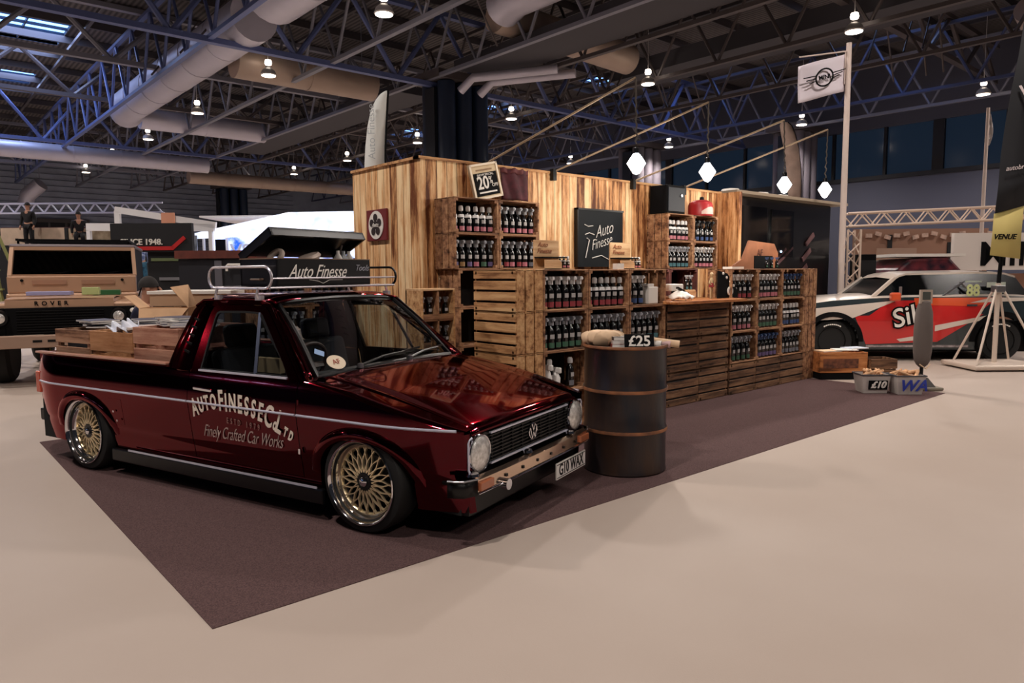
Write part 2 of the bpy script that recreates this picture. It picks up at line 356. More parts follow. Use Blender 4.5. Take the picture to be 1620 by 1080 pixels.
t = thing('flat_duct', 'dark flat duct length at the top right above the flag', 'air duct')
MB().box(22.8, 24.6, -6, 20, 9.1, 9.7).build('duct_box', DUCTD, t)
# ---- columns of clustered tubes
COLM = M('column_navy', (20, 34, 56), .45); COLG = M('column_grey', (96, 90, 98), .6)
def column(cx, cy, label, mat, h=8.5, r=.34, dx=.78):
    t = thing('column', label, 'column', (cx, cy, 0))
    for i in (-1, 0, 1):
        for j in (-1, 1): 
            MB().lathe([(r, 0), (r, h), (r*.8, h+.05)], 16, (i*dx, j*.5, 0)).build('column_tube', mat, t, smooth=True)
    MB().box(-1.2, 1.2, -.3, .3, 0, h-.2).build('core_panel', M('column_core', (12, 18, 28), .6), t)
    MB().box(-1.4, 1.4, -.9, .9, h+.05, h+.35).build('cap_plate', STL2, t)
    sg = MB().box(-.18, .18, -1.06, -1.02, 2.6, 2.95); sg.build('plate', M('plate_grey', (60, 66, 74), .5), t)
    return t
column(17.0, 22.8, 'large cluster of dark blue tubes rising behind the wooden wall', COLM)
column(22.2, 61.2, 'distant dark blue tube column left of the wooden wall', COLM)
column(35.8, 18.8, 'grey tube column behind the hanging bulbs at right', COLG, h=8.4, r=.3, dx=.7)
column(33.4, 27, 'grey tube column hidden beyond the dark trailer', COLG, h=8.4)
pipes = thing('pipe_pair', 'pair of pale bent pipes on top of the dark column cluster', 'pipe')
for i in range(2): MB().tube([(16.2+i*.9, 21.4, 8.0), (16.4+i*.9, 20.9, 8.4), (18.2+i*.9, 18.4, 8.5)], .16, 12).build('pipe', DUCT, pipes, smooth=True)
# ---- high bay lamps
LMPE = M('lamp_glow', (255, 244, 230), .5, emit=(255, 238, 220), es=9.); LB = M('lamp_body', (190, 186, 184), .4, .3)
t0 = thing('high_bay_lamp', 'round high-bay lamp glowing under the roof steel', 'ceiling lamp', (10.5, 17.2, LAMPZ), 0, 'high-bay lamps under the roof')
MB().lathe([(.24, 0), (.27, .03), (.22, .16), (.1, .26), (.1, .3)], 20).build('lamp_shade', LB, t0, smooth=True)
MB().lathe([(0.001, -.015), (.235, -.012), (.235, .0)], 20).build('lamp_lens', LMPE, t0)
MB().lathe([(.1, .36), (.12, .42), (.1, .52), (.02, .54)], 12).build('lamp_housing', LMPE, t0, smooth=True)
MB().tube([(0, 0, .54), (0, 0, 3.28)], .012, 6).build('rod', LB, t0)
for x in LAMP_X:
    for y in LAMP_Y:
        if (x, y) == (10.5, 17.2): continue
        if y > 48 and x > 25: continue
        if x < -5 and y < 17: continue
        dup(t0, (x, y, LAMPZ))
# ---------------------------------------------------------------- the wooden stall
def carpet_mat():
    m = M('event_carpet', (100, 78, 77), .95, spec=.1, col2=(70, 54, 54), vscale=160, bump=.3, bscale=300); return m
cp = MB().box(.875, 8.95, 2.825, 7.1, 0, .004).build('carpet', carpet_mat()); tag(cp, 'dark brown carpet on the pale floor under pickup and stall', 'carpet')
WALLWOOD = wood('wall_planks', (92, 46, 22), (208, 150, 98), (250, 216, 166), 'Z', .55, planks=(.118, 0), grain=.9)
WALLWOODY = wood('wall_planks_side', (110, 58, 28), (218, 162, 108), (252, 220, 172), 'Z', .55, planks=(.118, 1), grain=.9)
CRW = wood('crate_wood', (72, 46, 32), (142, 100, 72), (186, 142, 104), 'X', .7)
CRWZ = wood('crate_wood_upright', (72, 46, 32), (142, 100, 72), (186, 142, 104), 'Z', .7)
CRL = wood('crate_wood_light', (120, 78, 48), (190, 140, 94), (222, 178, 128), 'X', .65)
CRD = wood('crate_wood_dark', (42, 30, 24), (104, 74, 54), (150, 112, 82), 'X', .75)
PLYL = wood('pale_ply', (186, 140, 96), (214, 172, 128), (232, 196, 152), 'X', .6)
t = thing('plank_wall', 'tall wall clad in light brown vertical planks behind the crates', 'wooden wall', (3.76, 5.59, .005))
MB().box(0, 4.88, 0, .07, 0, 2.44).build('front_planking', WALLWOOD, t)
MB().box(0, .07, .07, 1.27, 0, 2.44).build('side_planking', WALLWOODY, t)
MB().box(.07, 4.88, .45, .5, 0, 2.4).box(4.83, 4.9, -.32, .45, 0, 2.44).build('rear_planking', WALLWOOD, t)
MB().box(-.02, 4.9, -.01, .09, 2.44, 2.465).box(-.02, .09, .0, 1.28, 2.44, 2.465).build('top_rail', CRL, t)
# second wood panel right of the black loudspeaker
# ---- crates
def crate_mb(w=.555, h=.355, d=.31, slats_top=3, gap=.018, closed_front=False):
    """apple crate lying on its side: origin at the front lower left corner, open face towards -Y"""
    m = MB(); t_ = .012
    for x0 in (0, w-.022):                       # solid end boards, two planks each
        for k in range(3): m.box(x0, x0+.022, k*d/3, k*d/3+d/3-.016, .002, h-.002)
    for x0 in (.022, w-.022-.026):               # corner posts
        for z0 in (0.012, h-.012-.026): m.box(x0, x0+.026, 0.0, d, z0, z0+.026)
    sw = (d-gap*(slats_top-1))/slats_top
    for k in range(slats_top):
        y0 = k*(sw+gap)
        m.box(0, w, y0, y0+sw, 0, t_); m.box(0, w, y0, y0+sw, h-t_, h)
    bw = (h-gap*3)/4
    for k in range(4): m.box(0, w, d-t_, d, k*(bw+gap), k*(bw+gap)+bw)
    return m
CR = {}; CRB = {}; CRSHADE = M('crate_inner_shade', (20, 18, 20), .9)  # near-black back sheet: the shade inside the crates put into a colour
def crate(x, y, z, label, mat=CRW, rz=0, w=.555, h=.355, d=.31, cat='wooden crate', group=None):
    key = (w, h, d, mat.name)
    if key in CR:
        o = CR[key].copy(); C.objects.link(o); c_ = CRB[key].copy(); C.objects.link(c_); c_.parent = o
    else:
        o = crate_mb(w, h, d).build('wooden_crate', mat, bevel=.0025, bseg=1); CR[key] = o; CRB[key] = MB().box(.024, w-.024, d-.022, d-.014, .014, h-.014).build('back_shade', CRSHADE, o)
    o.location = (x, y, z); o.rotation_euler = (0, 0, rz); tag(o, label, cat, group); return o
# ---- spray bottles
BOT = M('bottle_dark', (12, 12, 14), .22, coat=.4)
CAPW = M('bottle_cap_white', (235, 232, 230), .4); CAPG = M('bottle_cap_grey', (168, 170, 176), .4); CAPB = M('bottle_cap_blue', (64, 86, 128), .4); CAPK = M('bottle_cap_black', (34, 34, 38), .4)
LABS = {k: M('bottle_label_'+k, v, .5) for k, v in dict(red=(142, 52, 60), pink=(182, 110, 122), green=(62, 100, 78), blue=(52, 76, 124), teal=(68, 112, 120), purple=(98, 84, 124), grey=(110, 112, 120), amber=(140, 108, 66), white=(214, 206, 204)).items()}
LOGO = M('bottle_logo', (176, 172, 170), .5)
body_mb = lambda: MB().lathe([(.0, 0), (.031, 0), (.033, .006), (.033, .135), (.028, .16), (.0125, .182), (.0125, .196), (0, .196)], 12)
def plain_spray():
    m = MB().lathe([(.015, .19), (.016, .215), (.012, .222), (.0, .222)], 10)
    m.box(-.0115, .0115, -.045, .028, .222, .252); m.box(-.006, .006, -.036, -.028, .19, .222); m.box(-.0085, .0085, -.056, -.045, .229, .244)
    return m
def flip_cap(): return MB().lathe([(.014, .19), (.022, .194), (.022, .226), (.016, .24), (0, .242)], 12)
BOTP = {}
def label_mb():
    m = MB()
    def f(u, v): a = R(-90-62+124*u); return (.0338*math.cos(a), .0338*math.sin(a), .016+.04*v)
    return m.grid(f, 8, 1)
def logo_mb():
    m = MB()
    def f(u, v): a = R(-90-40+80*u); return (.0338*math.cos(a), .0338*math.sin(a), .086+.034*v)
    return m.grid(f, 6, 1)
def shoulder_mb(): return MB().lathe([(.0335, .134), (.0338, .14), (.0288, .161), (.0285, .158), (.033, .134)], 12)
def bottle_proto(cap, lab, spray=True, shoulder=False):
    key = (cap.name, lab, spray, shoulder)
    if key in BOTP: return BOTP[key], False
    t = thing('spray_bottle' if spray else 'bottle', '', 'bottle')
    body_mb().build('bottle_body', BOT, t, smooth=True)
    (plain_spray() if spray else flip_cap()).build('spray_head' if spray else 'bottle_cap', cap, t, smooth=not spray)
    label_mb().build('colour_label', LABS[lab], t, smooth=True); logo_mb().build('logo_label', LOGO, t, smooth=True)
    if shoulder: shoulder_mb().build('shoulder_band', cap, t, smooth=True)
    BOTP[key] = t; return t, True
COLW = {'red': 'red', 'pink': 'pink', 'green': 'green', 'blue': 'blue', 'teal': 'teal', 'purple': 'purple', 'grey': 'grey', 'amber': 'amber', 'white': 'white'}
def bottles(x, y, z, n, cap, lab, where, spray=True, shoulder=False, w=.555, sc_=1.12, x0=.06, x1=None, rz=0):
    """a row of n bottles inside a crate whose front lower left corner is x, y, z"""
    x1 = x1 or w-.06; labs = lab if isinstance(lab, (list, tuple)) else [lab]*n
    cn = {'bottle_cap_white': 'white', 'bottle_cap_grey': 'grey', 'bottle_cap_blue': 'blue', 'bottle_cap_black': 'black'}[cap.name]
    for k in range(n):
        p, new = bottle_proto(cap, labs[k], spray, shoulder)
        px = x0+(x1-x0)*(k/(n-1) if n > 1 else .5)
        loc = Vector((px, .075+random.uniform(-.006, .006), .0125)); loc.rotate(Matrix.Rotation(rz, 3, 'Z')); loc += Vector((x, y, z))
        la = '%s-label bottle, %s %s, %s' % (labs[k], cn, 'spray head' if spray else 'cap', where)
        gr = 'bottles '+where
        if new: p.location = loc; p.rotation_euler = (0, 0, rz+random.uniform(-.15, .15)); p['label'] = la; p['group'] = gr; p.scale = (sc_*1.0, sc_*1.0, sc_)
        else: dup(p, loc, rz+random.uniform(-.15, .15), la, gr, (sc_*1.0, sc_*1.0, sc_))
ROW = .355
FY = 4.41
colx = [4.19, 4.757, 5.324]
rown = ['top', 'second', 'third', 'bottom']; coln = ['left', 'middle', 'right']
for ci, x in enumerate(colx):
    for r in range(4):
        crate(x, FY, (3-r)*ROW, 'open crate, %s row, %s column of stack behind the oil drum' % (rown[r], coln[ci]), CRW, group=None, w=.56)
w_ = lambda r, c: '%s crate of %s column behind drum' % (rown[r], coln[c])
bottles(colx[0], FY, 3*ROW, 6, CAPW, 'red', w_(0, 0)); bottles(colx[0], FY, 2*ROW, 6, CAPG, 'green', w_(1, 0))
bottles(colx[1], FY, 3*ROW, 6, CAPW, 'red', w_(0, 1), spray=False, shoulder=True); bottles(colx[1], FY, 2*ROW, 6, CAPG, 'grey', w_(1, 1))
bottles(colx[2], FY, 3*ROW, 3, CAPW, 'blue', w_(0, 2), x0=.06, x1=.23); bottles(colx[2], FY, 2*ROW, 5, CAPG, 'teal', w_(1, 2), x0=.1, x1=.48)
bottles(colx[0], FY, 1*ROW, 2, CAPW, 'grey', w_(2, 0), spray=False, x0=.14, x1=.4)
# white pots in the top right crate
t = thing('white_tub', 'tall white tub in the top crate right of three spray bottles', 'tub', (colx[2]+.40, FY+.08, 3*ROW+.0125))
MB().box(-.075, .075, -.05, .05, 0, .17).build('tub_body', OFFWHITE, t, bevel=.01); MB().box(-.08, .02, -.04, .05, .17, .2).build('tub_lid', WHITE, t, bevel=.006)
# white plastic figures in the third-row crate
for i, (dx, h) in enumerate(((.1, .26), (.2, .22))):
    t = thing('wash_mitt' if i else 'spray_trigger_bottle', ('small white trigger bottle in the third crate down, near the pickup bonnet', 'white folded cloth roll beside the small trigger bottle near the bonnet')[i], 'bottle' if not i else 'cloth', (colx[0]+dx, FY-.02, ROW*1+.0125))
    MB().lathe([(.0, 0), (.04, 0), (.045, .1), (.03, h*.6), (.015, h*.7), (0, h*.7)], 12, (0, .08, 0)).build('bottle_body' if not i else 'roll', WHITE, t, smooth=True)
    MB().cbox(0, .06, h*.78, .03, .09, .05).build('head' if not i else 'fold', WHITE, t, bevel=.008)
# crates turned sideways at the left end of the counter (slatted bottoms face the pickup)
for r in range(4):
    o = crate(3.872, 4.97, (3-r)*ROW, 'sideways slatted crate, %s row, left end of counter stack' % rown[r], CRL, rz=-PI/2, w=.555, h=.355, d=.312)
    # rotate so that the slatted back faces -X
    o.rotation_euler = (0, 0, PI/2); o.location = (3.872+.312, FY, (3-r)*ROW)
    o.rotation_euler = (0, 0, PI/2); 
# bar counter: closed crate faces under a thick plank
for ci, x in enumerate((5.93, 6.49)):
    for r in range(3):
        o = crate(x+.555, FY+.32, r*ROW, 'closed dark crate in the %s row, %s side, of the bar counter front' % (('bottom', 'middle', 'upper')[r], ('left', 'right')[ci]), CRD, rz=PI)
o = MB().box(5.84, 7.07, FY-.2, FY+.42, 1.068, 1.098).build('counter_board', wood('counter_board', (96, 50, 26), (162, 98, 56), (204, 144, 92), 'X', .4), bevel=.005)
tag(o, 'thick reddish plank forming the bar counter top', 'counter top')
# right columns of bottle crates
rx = [7.07, 7.63, 8.19]
for ci, x in enumerate(rx):
    for r in range(4):
        closed = r == 3
        lab = 'crate, %s row, %s column of stack at right stall end' % (rown[r], coln[ci])
        if closed: crate(x+.555, FY+.31, 0, 'closed '+lab, CRD, rz=PI)
        else: crate(x, FY, (3-r)*ROW, 'open '+lab, CRW, w=.56)
for r in range(4):
    o = crate(8.75+.312, FY, (3-r)*ROW, 'sideways slatted crate, %s row, far right end of stall' % rown[r], CRW, w=.555, h=.355, d=.312); o.rotation_euler = (0, 0, PI/2)
w_ = lambda r, c: '%s crate of %s column at right stall end' % (rown[r], coln[c])
cap3 = [[CAPW, CAPW, CAPB], [CAPW, CAPW, CAPW], [CAPG, CAPB, CAPG]]
lab3 = [['red', 'pink', 'green'], ['pink', 'green', 'blue'], ['green', 'purple', 'grey']]
for ci in range(3):
    for r in range(3):
        bottles(rx[ci], FY, (3-r)*ROW, 5 if ci == 0 else 6, cap3[r][ci], lab3[r][ci], w_(r, ci), shoulder=(r == 1 and ci == 2), spray=not (r == 1 and ci == 2), x0=.06 if ci else .05, x1=.46 if ci == 0 else None)
# ---- crates on the wall, left group
UY = 5.27
for ci, x in enumerate((3.90, 4.43)):
    for r in range(2):
        crate(x, UY, 1.43+(1-r)*.328, 'wall crate in the %s row, %s side, below the 20 percent poster' % (('upper', 'lower')[r], ('left', 'right')[ci]), CRW, w=.525, h=.328)
w_ = lambda r, c: '%s %s wall crate below percent poster' % (('upper', 'lower')[r], ('left', 'right')[c])
for ci, x in enumerate((3.90, 4.43)):
    for r in range(2):
        bottles(x, UY, 1.43+(1-r)*.328, 6, [[CAPW, CAPG], [CAPG, CAPG]][r][ci], [['pink', 'pink'], [['purple', 'amber', 'purple', 'pink', 'green', 'purple'], ['grey', 'red', 'pink', 'red', 'pink', 'grey']]][r][ci], w_(r, ci), spray=not (r == 0 and ci == 0), shoulder=(r == 0 and ci == 0), w=.525, sc_=1.02, x0=.05)
for r in range(4):
    crate(3.94, UY, (3-r)*.3575, 'empty crate in the %s row of the stack under the left wall crates' % rown[r], CRW, w=.525, h=.3575)
# small two-tier bottle box left of that stack
t = thing('bottle_box', 'small wooden box with two bottle shelves at the plank wall corner', 'wooden box', (3.36, 5.02, .74))
MB().box(0, .018, 0, .24, 0, .51).box(.33, .348, 0, .24, 0, .51).box(0, .348, .225, .24, 0, .51).build('sides', CRL, t); MB().box(0, .348, 0, .24, .51, .525).build('top', PLYL, t)
MB().box(.018, .33, .0, .225, 0, .015).box(.018, .33, 0, .225, .25, .265).box(.165, .18, 0, .2, 0, .5).build('shelf', CRW, t); MB().box(.018, .33, -.004, .006, .02, .07).box(.018, .33, -.004, .006, .265, .31).build('front_lip', CRW, t)
for r in range(2):
    for k in range(4):
        la = 'little dark bottle, %s shelf of small box at wall corner' % ('lower', 'upper')[r]
        dup(BOTP[('bottle_cap_grey', 'green', True, False)], (3.36+.055+k*.078+(.012 if k > 1 else 0), 5.1, .755+r*.25), 0, la, 'little bottles on the %s shelf of the small box' % ('lower', 'upper')[r], (.8, .8, .75))
for r in range(2): crate(3.36, 5.02, r*.37, '%s crate carrying the small bottle box' % ('bottom', 'upper')[r], CRD, w=.36, h=.37, d=.3)
# ---- crates on the wall, right group
for ci, x in enumerate((7.05, 7.58)):
    for r in range(2):
        crate(x, UY, 1.43+(1-r)*.33, 'wall crate in the %s row, %s side, above the bar counter' % (('upper', 'lower')[r], ('left', 'right')[ci]), CRW, w=.525, h=.33)
        bottles(x, UY, 1.43+(1-r)*.33, 6 if r else (6, 5)[ci], [[CAPW, CAPK], [CAPG, CAPW]][r][ci], [['pink', 'blue'], ['teal', 'pink']][r][ci], '%s %s wall crate above bar counter' % (('upper', 'lower')[r], ('left', 'right')[ci]), w=.525, sc_=1.02, x0=.05, spray=not (r == 0 and ci == 0), shoulder=(r == 0 and ci == 0))
for ci, x in enumerate((6.42, 6.98)):
    crate(x, UY-.1, 1.075, 'crate standing behind the bar counter, %s one' % ('left', 'right')[ci], M('crate_reddish', (120, 66, 58), .7, col2=(84, 44, 40), vscale=12), w=.555, h=.35)
    for r in range(3): crate(x, UY-.1, r*.358, '%s crate of the %s stack behind the bar counter' % (('bottom', 'middle', 'upper')[r], ('left', 'right')[ci]), CRD, w=.555, h=.357)
# things standing on the bar counter
t = thing('merchandise_pile', 'white folded caps and cloths piled at the left end of the bar counter', 'cloth pile', (5.98, FY-.02, 1.098))
MB().grid(lambda u, v: (.0+.22*u, -.1+.2*v, .02+.07*math.sin(PI*u)*math.sin(PI*v)+.012*math.sin(14*u+9*v)), 12, 10).build('folded_cloth', OFFWHITE, t, smooth=True, solid=.02)
MB().box(.0, .2, .02, .16, .1, .17).build('cap_box', OFFWHITE, t, bevel=.01); MB().cbox(.13, -.02, .1, .2, .03, .02, ry=.35).build('strap', BLACK, t)
t = thing('wooden_block', 'small tan wooden block on the bar counter with two bottles above it', 'wooden block', (6.42, FY+.12, 1.098)); MB().box(0, .15, 0, .1, 0, .1).build('block', PLYL, t, bevel=.006)
MB().box(0, .15, -.004, 0, .02, .08).build('front_plate', PLYL, t)
for k in range(2): dup(BOTP[('bottle_cap_grey', 'teal', True, False)], (6.465+k*.07, FY+.17, 1.199), 0, 'small bottle standing on the tan wooden block on the bar counter', 'small bottles on the wooden block', (.62, .62, .62))
t = thing('wooden_figure', 'slim pale figurine with a red skirt standing on the bar counter', 'figurine', (6.83, FY+.1, 1.098))
MB().tube([(-.012, 0, 0), (-.012, 0, .12), (0, 0, .14)], [.008, .011, .014], 8).tube([(.014, 0, 0), (.014, 0, .12), (0, 0, .14)], [.008, .011, .014], 8).tube([(0, 0, .13), (0, 0, .2), (0, 0, .23), (0, 0, .245), (0, 0, .27), (0, 0, .29)], [.016, .022, .012, .018, .02, .005], 10).tube([(-.02, 0, .21), (-.045, 0, .17), (-.03, -.02, .15)], .006, 6).tube([(.02, 0, .21), (.045, 0, .17), (.03, -.02, .15)], .006, 6).build('figure_body', M('figure_skin', (186, 160, 122), .6), t, smooth=True)
MB().lathe([(.03, .125), (.018, .175), (.016, .175)], 12).build('skirt', M('red_cloth', (132, 34, 40), .8), t, smooth=True)
t = thing('picture_board', 'black picture board with round white emblem at the right end of the bar counter', 'sign', (7.08, FY+.03, 1.1))
m = MB().prism([(-.22, 0), (.16, 0), (.16, .08), (-.05, .27), (-.22, .3)], 0, .02, 'XZ'); m.build('board', SOFTBLACK, t)
MB().lathe([(.001, -.012), (.052, -.012), (.052, 0)], 20, (-.0, -.002, .075), 'Y').build('round_emblem', OFFWHITE, t); MB().lathe([(.001, -.016), (.03, -.016), (.03, 0)], 20, (-.0, -.002, .075), 'Y').build('emblem_centre', M('emblem_grey', (120, 100, 100), .6), t)
for k in range(4): MB().lathe([(0, -.012), (.016, -.008), (.016, .0)], 10, (-.14+k*.07, -.002, .27-k*.045), 'Y').build('lamp_bead', OFFWHITE, t)
# ---- signs
t = thing('chalkboard', 'square blackboard with white lettering hanging on the plank wall', 'chalkboard', (6.17, 5.56, 1.455))
MB().box(-.38, .38, -.02, .02, 0, .64).build('board', M('chalkboard', (7, 14, 20), .6, var=.3, vscale=4, spec=.2), t); MB().box(-.39, .39, -.025, .028, .63, .65).box(-.39, -.375, -.025, .028, 0, .65).build('frame', BLACK, t)
CH = M('chalk', (216, 212, 206), .9)
text('lettering', 'Auto', CH, t, facing((.04, -.026, .415), (1, 0, .25), (-.2, 0, 1)), size=.19, shear=.55, sx=.78, depth=.002, offset=-.002)
text('lettering', 'Finesse', CH, t, facing((.0, -.026, .275), (1, 0, .25), (-.2, 0, 1)), size=.165, shear=.5, sx=.74, depth=.002, offset=-.002)
MB().tube([(-.27, -.026, .36), (-.2, -.026, .38), (-.12, -.026, .36)], .006, 6).tube([(-.26, -.026, .1), (-.2, -.026, .3), (-.24, -.026, .32)], .006, 6).tube([(-.15, -.026, .1), (0, -.026, .13), (.14, -.026, .08), (.25, -.026, .1)], .005, 6).tube([(-.28, -.026, .47), (-.22, -.026, .45), (-.14, -.026, .46)], .005, 6).build('swash', CH, t)
t = thing('price_poster', 'tilted framed 20 percent poster at the top of the plank wall', 'poster', (4.45, 5.50, 2.285)); t.rotation_euler = (R(-4), R(-12), 0)
MB().box(-.175, .175, -.012, .012, -.17, .17).build('poster_back', M('poster_paper', (210, 186, 150), .7), t); MB().box(-.145, .145, -.016, -.012, -.14, .08).build('poster_print', SOFTBLACK, t)
fm = MB()
for a in (-.175, .155): fm.box(a, a+.02, -.02, .014, -.17, .17)
for a in (-.17, .15): fm.box(-.175, .175, -.02, .014, a, a+.02)
fm.build('frame', M('poster_frame', (236, 220, 196), .6), t)
text('lettering', '20', OFFWHITE, t, facing((-.045, -.018, -.02), (1, 0, 0)), size=.17, sx=.85, offset=.003, depth=.002); text('lettering', '%', OFFWHITE, t, facing((.055, -.018, .0), (1, 0, 0)), size=.1, sx=.7, depth=.002)
text('lettering', 'OFF', OFFWHITE, t, facing((.1, -.018, -.05), (1, 0, 0)), size=.045, depth=.002); text('lettering', 'SHOW SPECIAL', OFFWHITE, t, facing((0, -.018, .06), (1, 0, 0)), size=.03, depth=.002)
MB().box(-.11, .11, -.018, -.016, -.115, -.1).build('rule', OFFWHITE, t); MB().box(-.1, .1, -.015, -.012, .1, .115).build('rule', M('poster_brown', (150, 120, 88), .7), t)
t = thing('hanging_bag', 'dark maroon cloth bag hanging on the plank wall right of the framed poster', 'bag', (4.84, 5.52, 2.12))
def bagf(u, v):
    x = -.17+.34*u; z = .3*v; w = 1+.12*v
    return (x*w, -.05*math.sin(PI*min(1, max(0, u)))*(1.15-.5*v)-.012*math.sin(15*u+3*v), z)
MB().grid(bagf, 24, 14).build('bag_body', M('maroon_cloth', (70, 26, 34), .85, var=.4, vscale=14), t, smooth=True, solid=.012)
MB().grid(lambda u, v: (-.19+.38*u, -.055*math.sin(PI*u)-.006-.01*math.sin(22*u), .26+.05*v+.008*math.sin(20*u)), 24, 3).build('bag_rim', M('maroon_rim', (92, 40, 42), .8), t, smooth=True, solid=.008)
t = thing('round_logo_sign', 'dark red square sign with round white emblem on the wall end', 'sign', (3.75, 6.35, 1.88)); MB().box(-.02, 0.005, -.19, .19, -.155, .155).build('board', M('sign_red', (112, 30, 34), .55), t, bevel=.004)
MB().lathe([(.001, -.006), (.14, -.006), (.14, 0)], 28, (-.022, 0, 0), 'X').build('white_disc', OFFWHITE, t)
em = MB()
for k in range(5): a = k*2*PI/5+.3; em.lathe([(.001, -.004), (.038, -.004), (.038, 0)], 12, (-.03, .075*math.cos(a), .075*math.sin(a)), 'X')
em.lathe([(.001, -.004), (.042, -.004), (.042, 0)], 14, (-.03, 0, 0), 'X'); em.build('emblem', M('emblem_dark', (36, 20, 22), .6), t)
text('lettering', 'Auto', OFFWHITE, t, facing((-.036, .0, .0), (0, -1, 0)), size=.06, shear=.3, depth=.002)
# small display stands on the crate tops
for i, x in enumerate((4.62, 5.62)):
    t = thing('display_stand', ('wooden counter display with three little bottles, left of the blackboard', 'wooden counter display with three little bottles, right of the blackboard')[i], 'display stand', (x-.33, FY+.08, 4*ROW))
    MB().box(0, .3, .14, .155, 0, .26).build('back_board', PLYL, t); MB().prism([(0, 0), (.2, 0), (.2, .06), (.17, .085), (0, .085)], 0, .012, 'XZ').build('front_lip', PLYL, t)
    MB().box(0, .34, 0, .15, 0, .01).build('shelf', PLYL, t); MB().box(.0, .3, .03, .14, .1, .112).build('dark_tray', SOFTBLACK, t)
    text('printed_name', 'Auto', M('print_brown', (150, 84, 50), .7), t, facing((.1, .138, .22), (1, 0, 0)), size=.06, shear=.3, depth=.001); text('printed_name', 'Finesse', M('print_brown', (150, 84, 50), .7), t, facing((.12, .138, .165), (1, 0, 0)), size=.06, shear=.3, depth=.001)
    for k in range(3): dup(BOTP[('bottle_cap_white', 'pink', False, True)] if ('bottle_cap_white', 'pink', False, True) in BOTP else BOTP[('bottle_cap_white', 'red', False, True)], (x-.33+.235+k*.05, FY+.14, 4*ROW+.011), 0, 'tiny white-capped bottle on the wooden display %s of the blackboard' % ('left', 'right')[i], 'tiny bottles on the display %s of the blackboard' % ('left', 'right')[i], (.55, .55, .45))
o = MB().box(0, .09, 0, .06, 0, .055).build('price_card', OFFWHITE); place(o, (5.18, FY+.03, 4*ROW)); tag(o, 'small white card standing on the crate top below the blackboard', 'card')
# loudspeaker and red tin on the right wall crates
t = thing('loudspeaker', 'black loudspeaker standing on the right wall crates against the planks', 'speaker', (7.07, 5.3, 2.09)); MB().box(0, .36, 0, .26, 0, .34).build('cabinet', SOFTBLACK, t, bevel=.012)
MB().box(.02, .34, -.008, .0, .03, .31).build('grille', M('speaker_grille', (20, 24, 34), .6), t); MB().lathe([(.0, -.012), (.02, -.012), (.02, 0)], 12, (.27, -.008, .22), 'Y').build('badge', STEEL, t)
t = thing('red_tin', 'red and white oval tin standing on top of the right wall crates', 'tin', (7.84, 5.36, 2.09)); MB().lathe([(0, 0), (.15, 0), (.155, .02), (.155, .13), (.14, .17), (.08, .2), (0, .205)], 24).build('tin_body', M('tin_red', (176, 38, 42), .4), t, smooth=True)
MB().grid(lambda u, v: (.158*math.cos(R(-140+100*u)), .158*math.sin(R(-140+100*u)), .02+.09*v*math.sin(PI*(.12+.76*u))), 12, 4).build('white_label', M('tin_label', (222, 190, 180), .5), t, smooth=True)
MB().lathe([(0, 0), (.03, 0), (.026, .04), (0, .05)], 12, (.03, 0, .2)).build('knob', BLACK, t, smooth=True)
t = thing('blue_bottle_tray', 'dark tray with three little blue-topped bottles on top of the right end crates', 'tray', (7.95, FY+.05, 4*ROW)); MB().box(0, .42, 0, .2, .0, .012).box(0, .42, .19, .2, 0, .16).build('tray', SOFTBLACK, t)
for k in range(3): dup(BOTP[('bottle_cap_blue', 'green', True, False)], (8.03+k*.12, FY+.13, 4*ROW+.013), 0, 'little blue-topped bottle in the tray on the right end crates', 'little bottles in the tray on the right end crates', (.55, .55, .5))
o = MB().box(0, .24, 0, .12, 0, .025).build('leaflet_pile', OFFWHITE); place(o, (7.14, FY+.04, 4*ROW)); tag(o, 'flat pile of white leaflets on the right end crates', 'leaflets')
t = thing('brown_side_panel', 'tan panel with rounded corners leaning behind the right end crates', 'panel', (8.12, FY+.36, 4*ROW-.1)); MB().prism([(-.5, 0), (.6, 0), (.6, .3), (.5, .42), (-.1, .45), (-.25, .22), (-.5, .12)], 0, .02, 'XZ').build('panel', M('tan_panel', (150, 96, 66), .6, var=.2), t)
text('panel_mark', 'AF', M('print_dark', (90, 50, 36), .7), t, facing((.15, -.004, .3), (1, 0, 0)), size=.12, depth=.002)
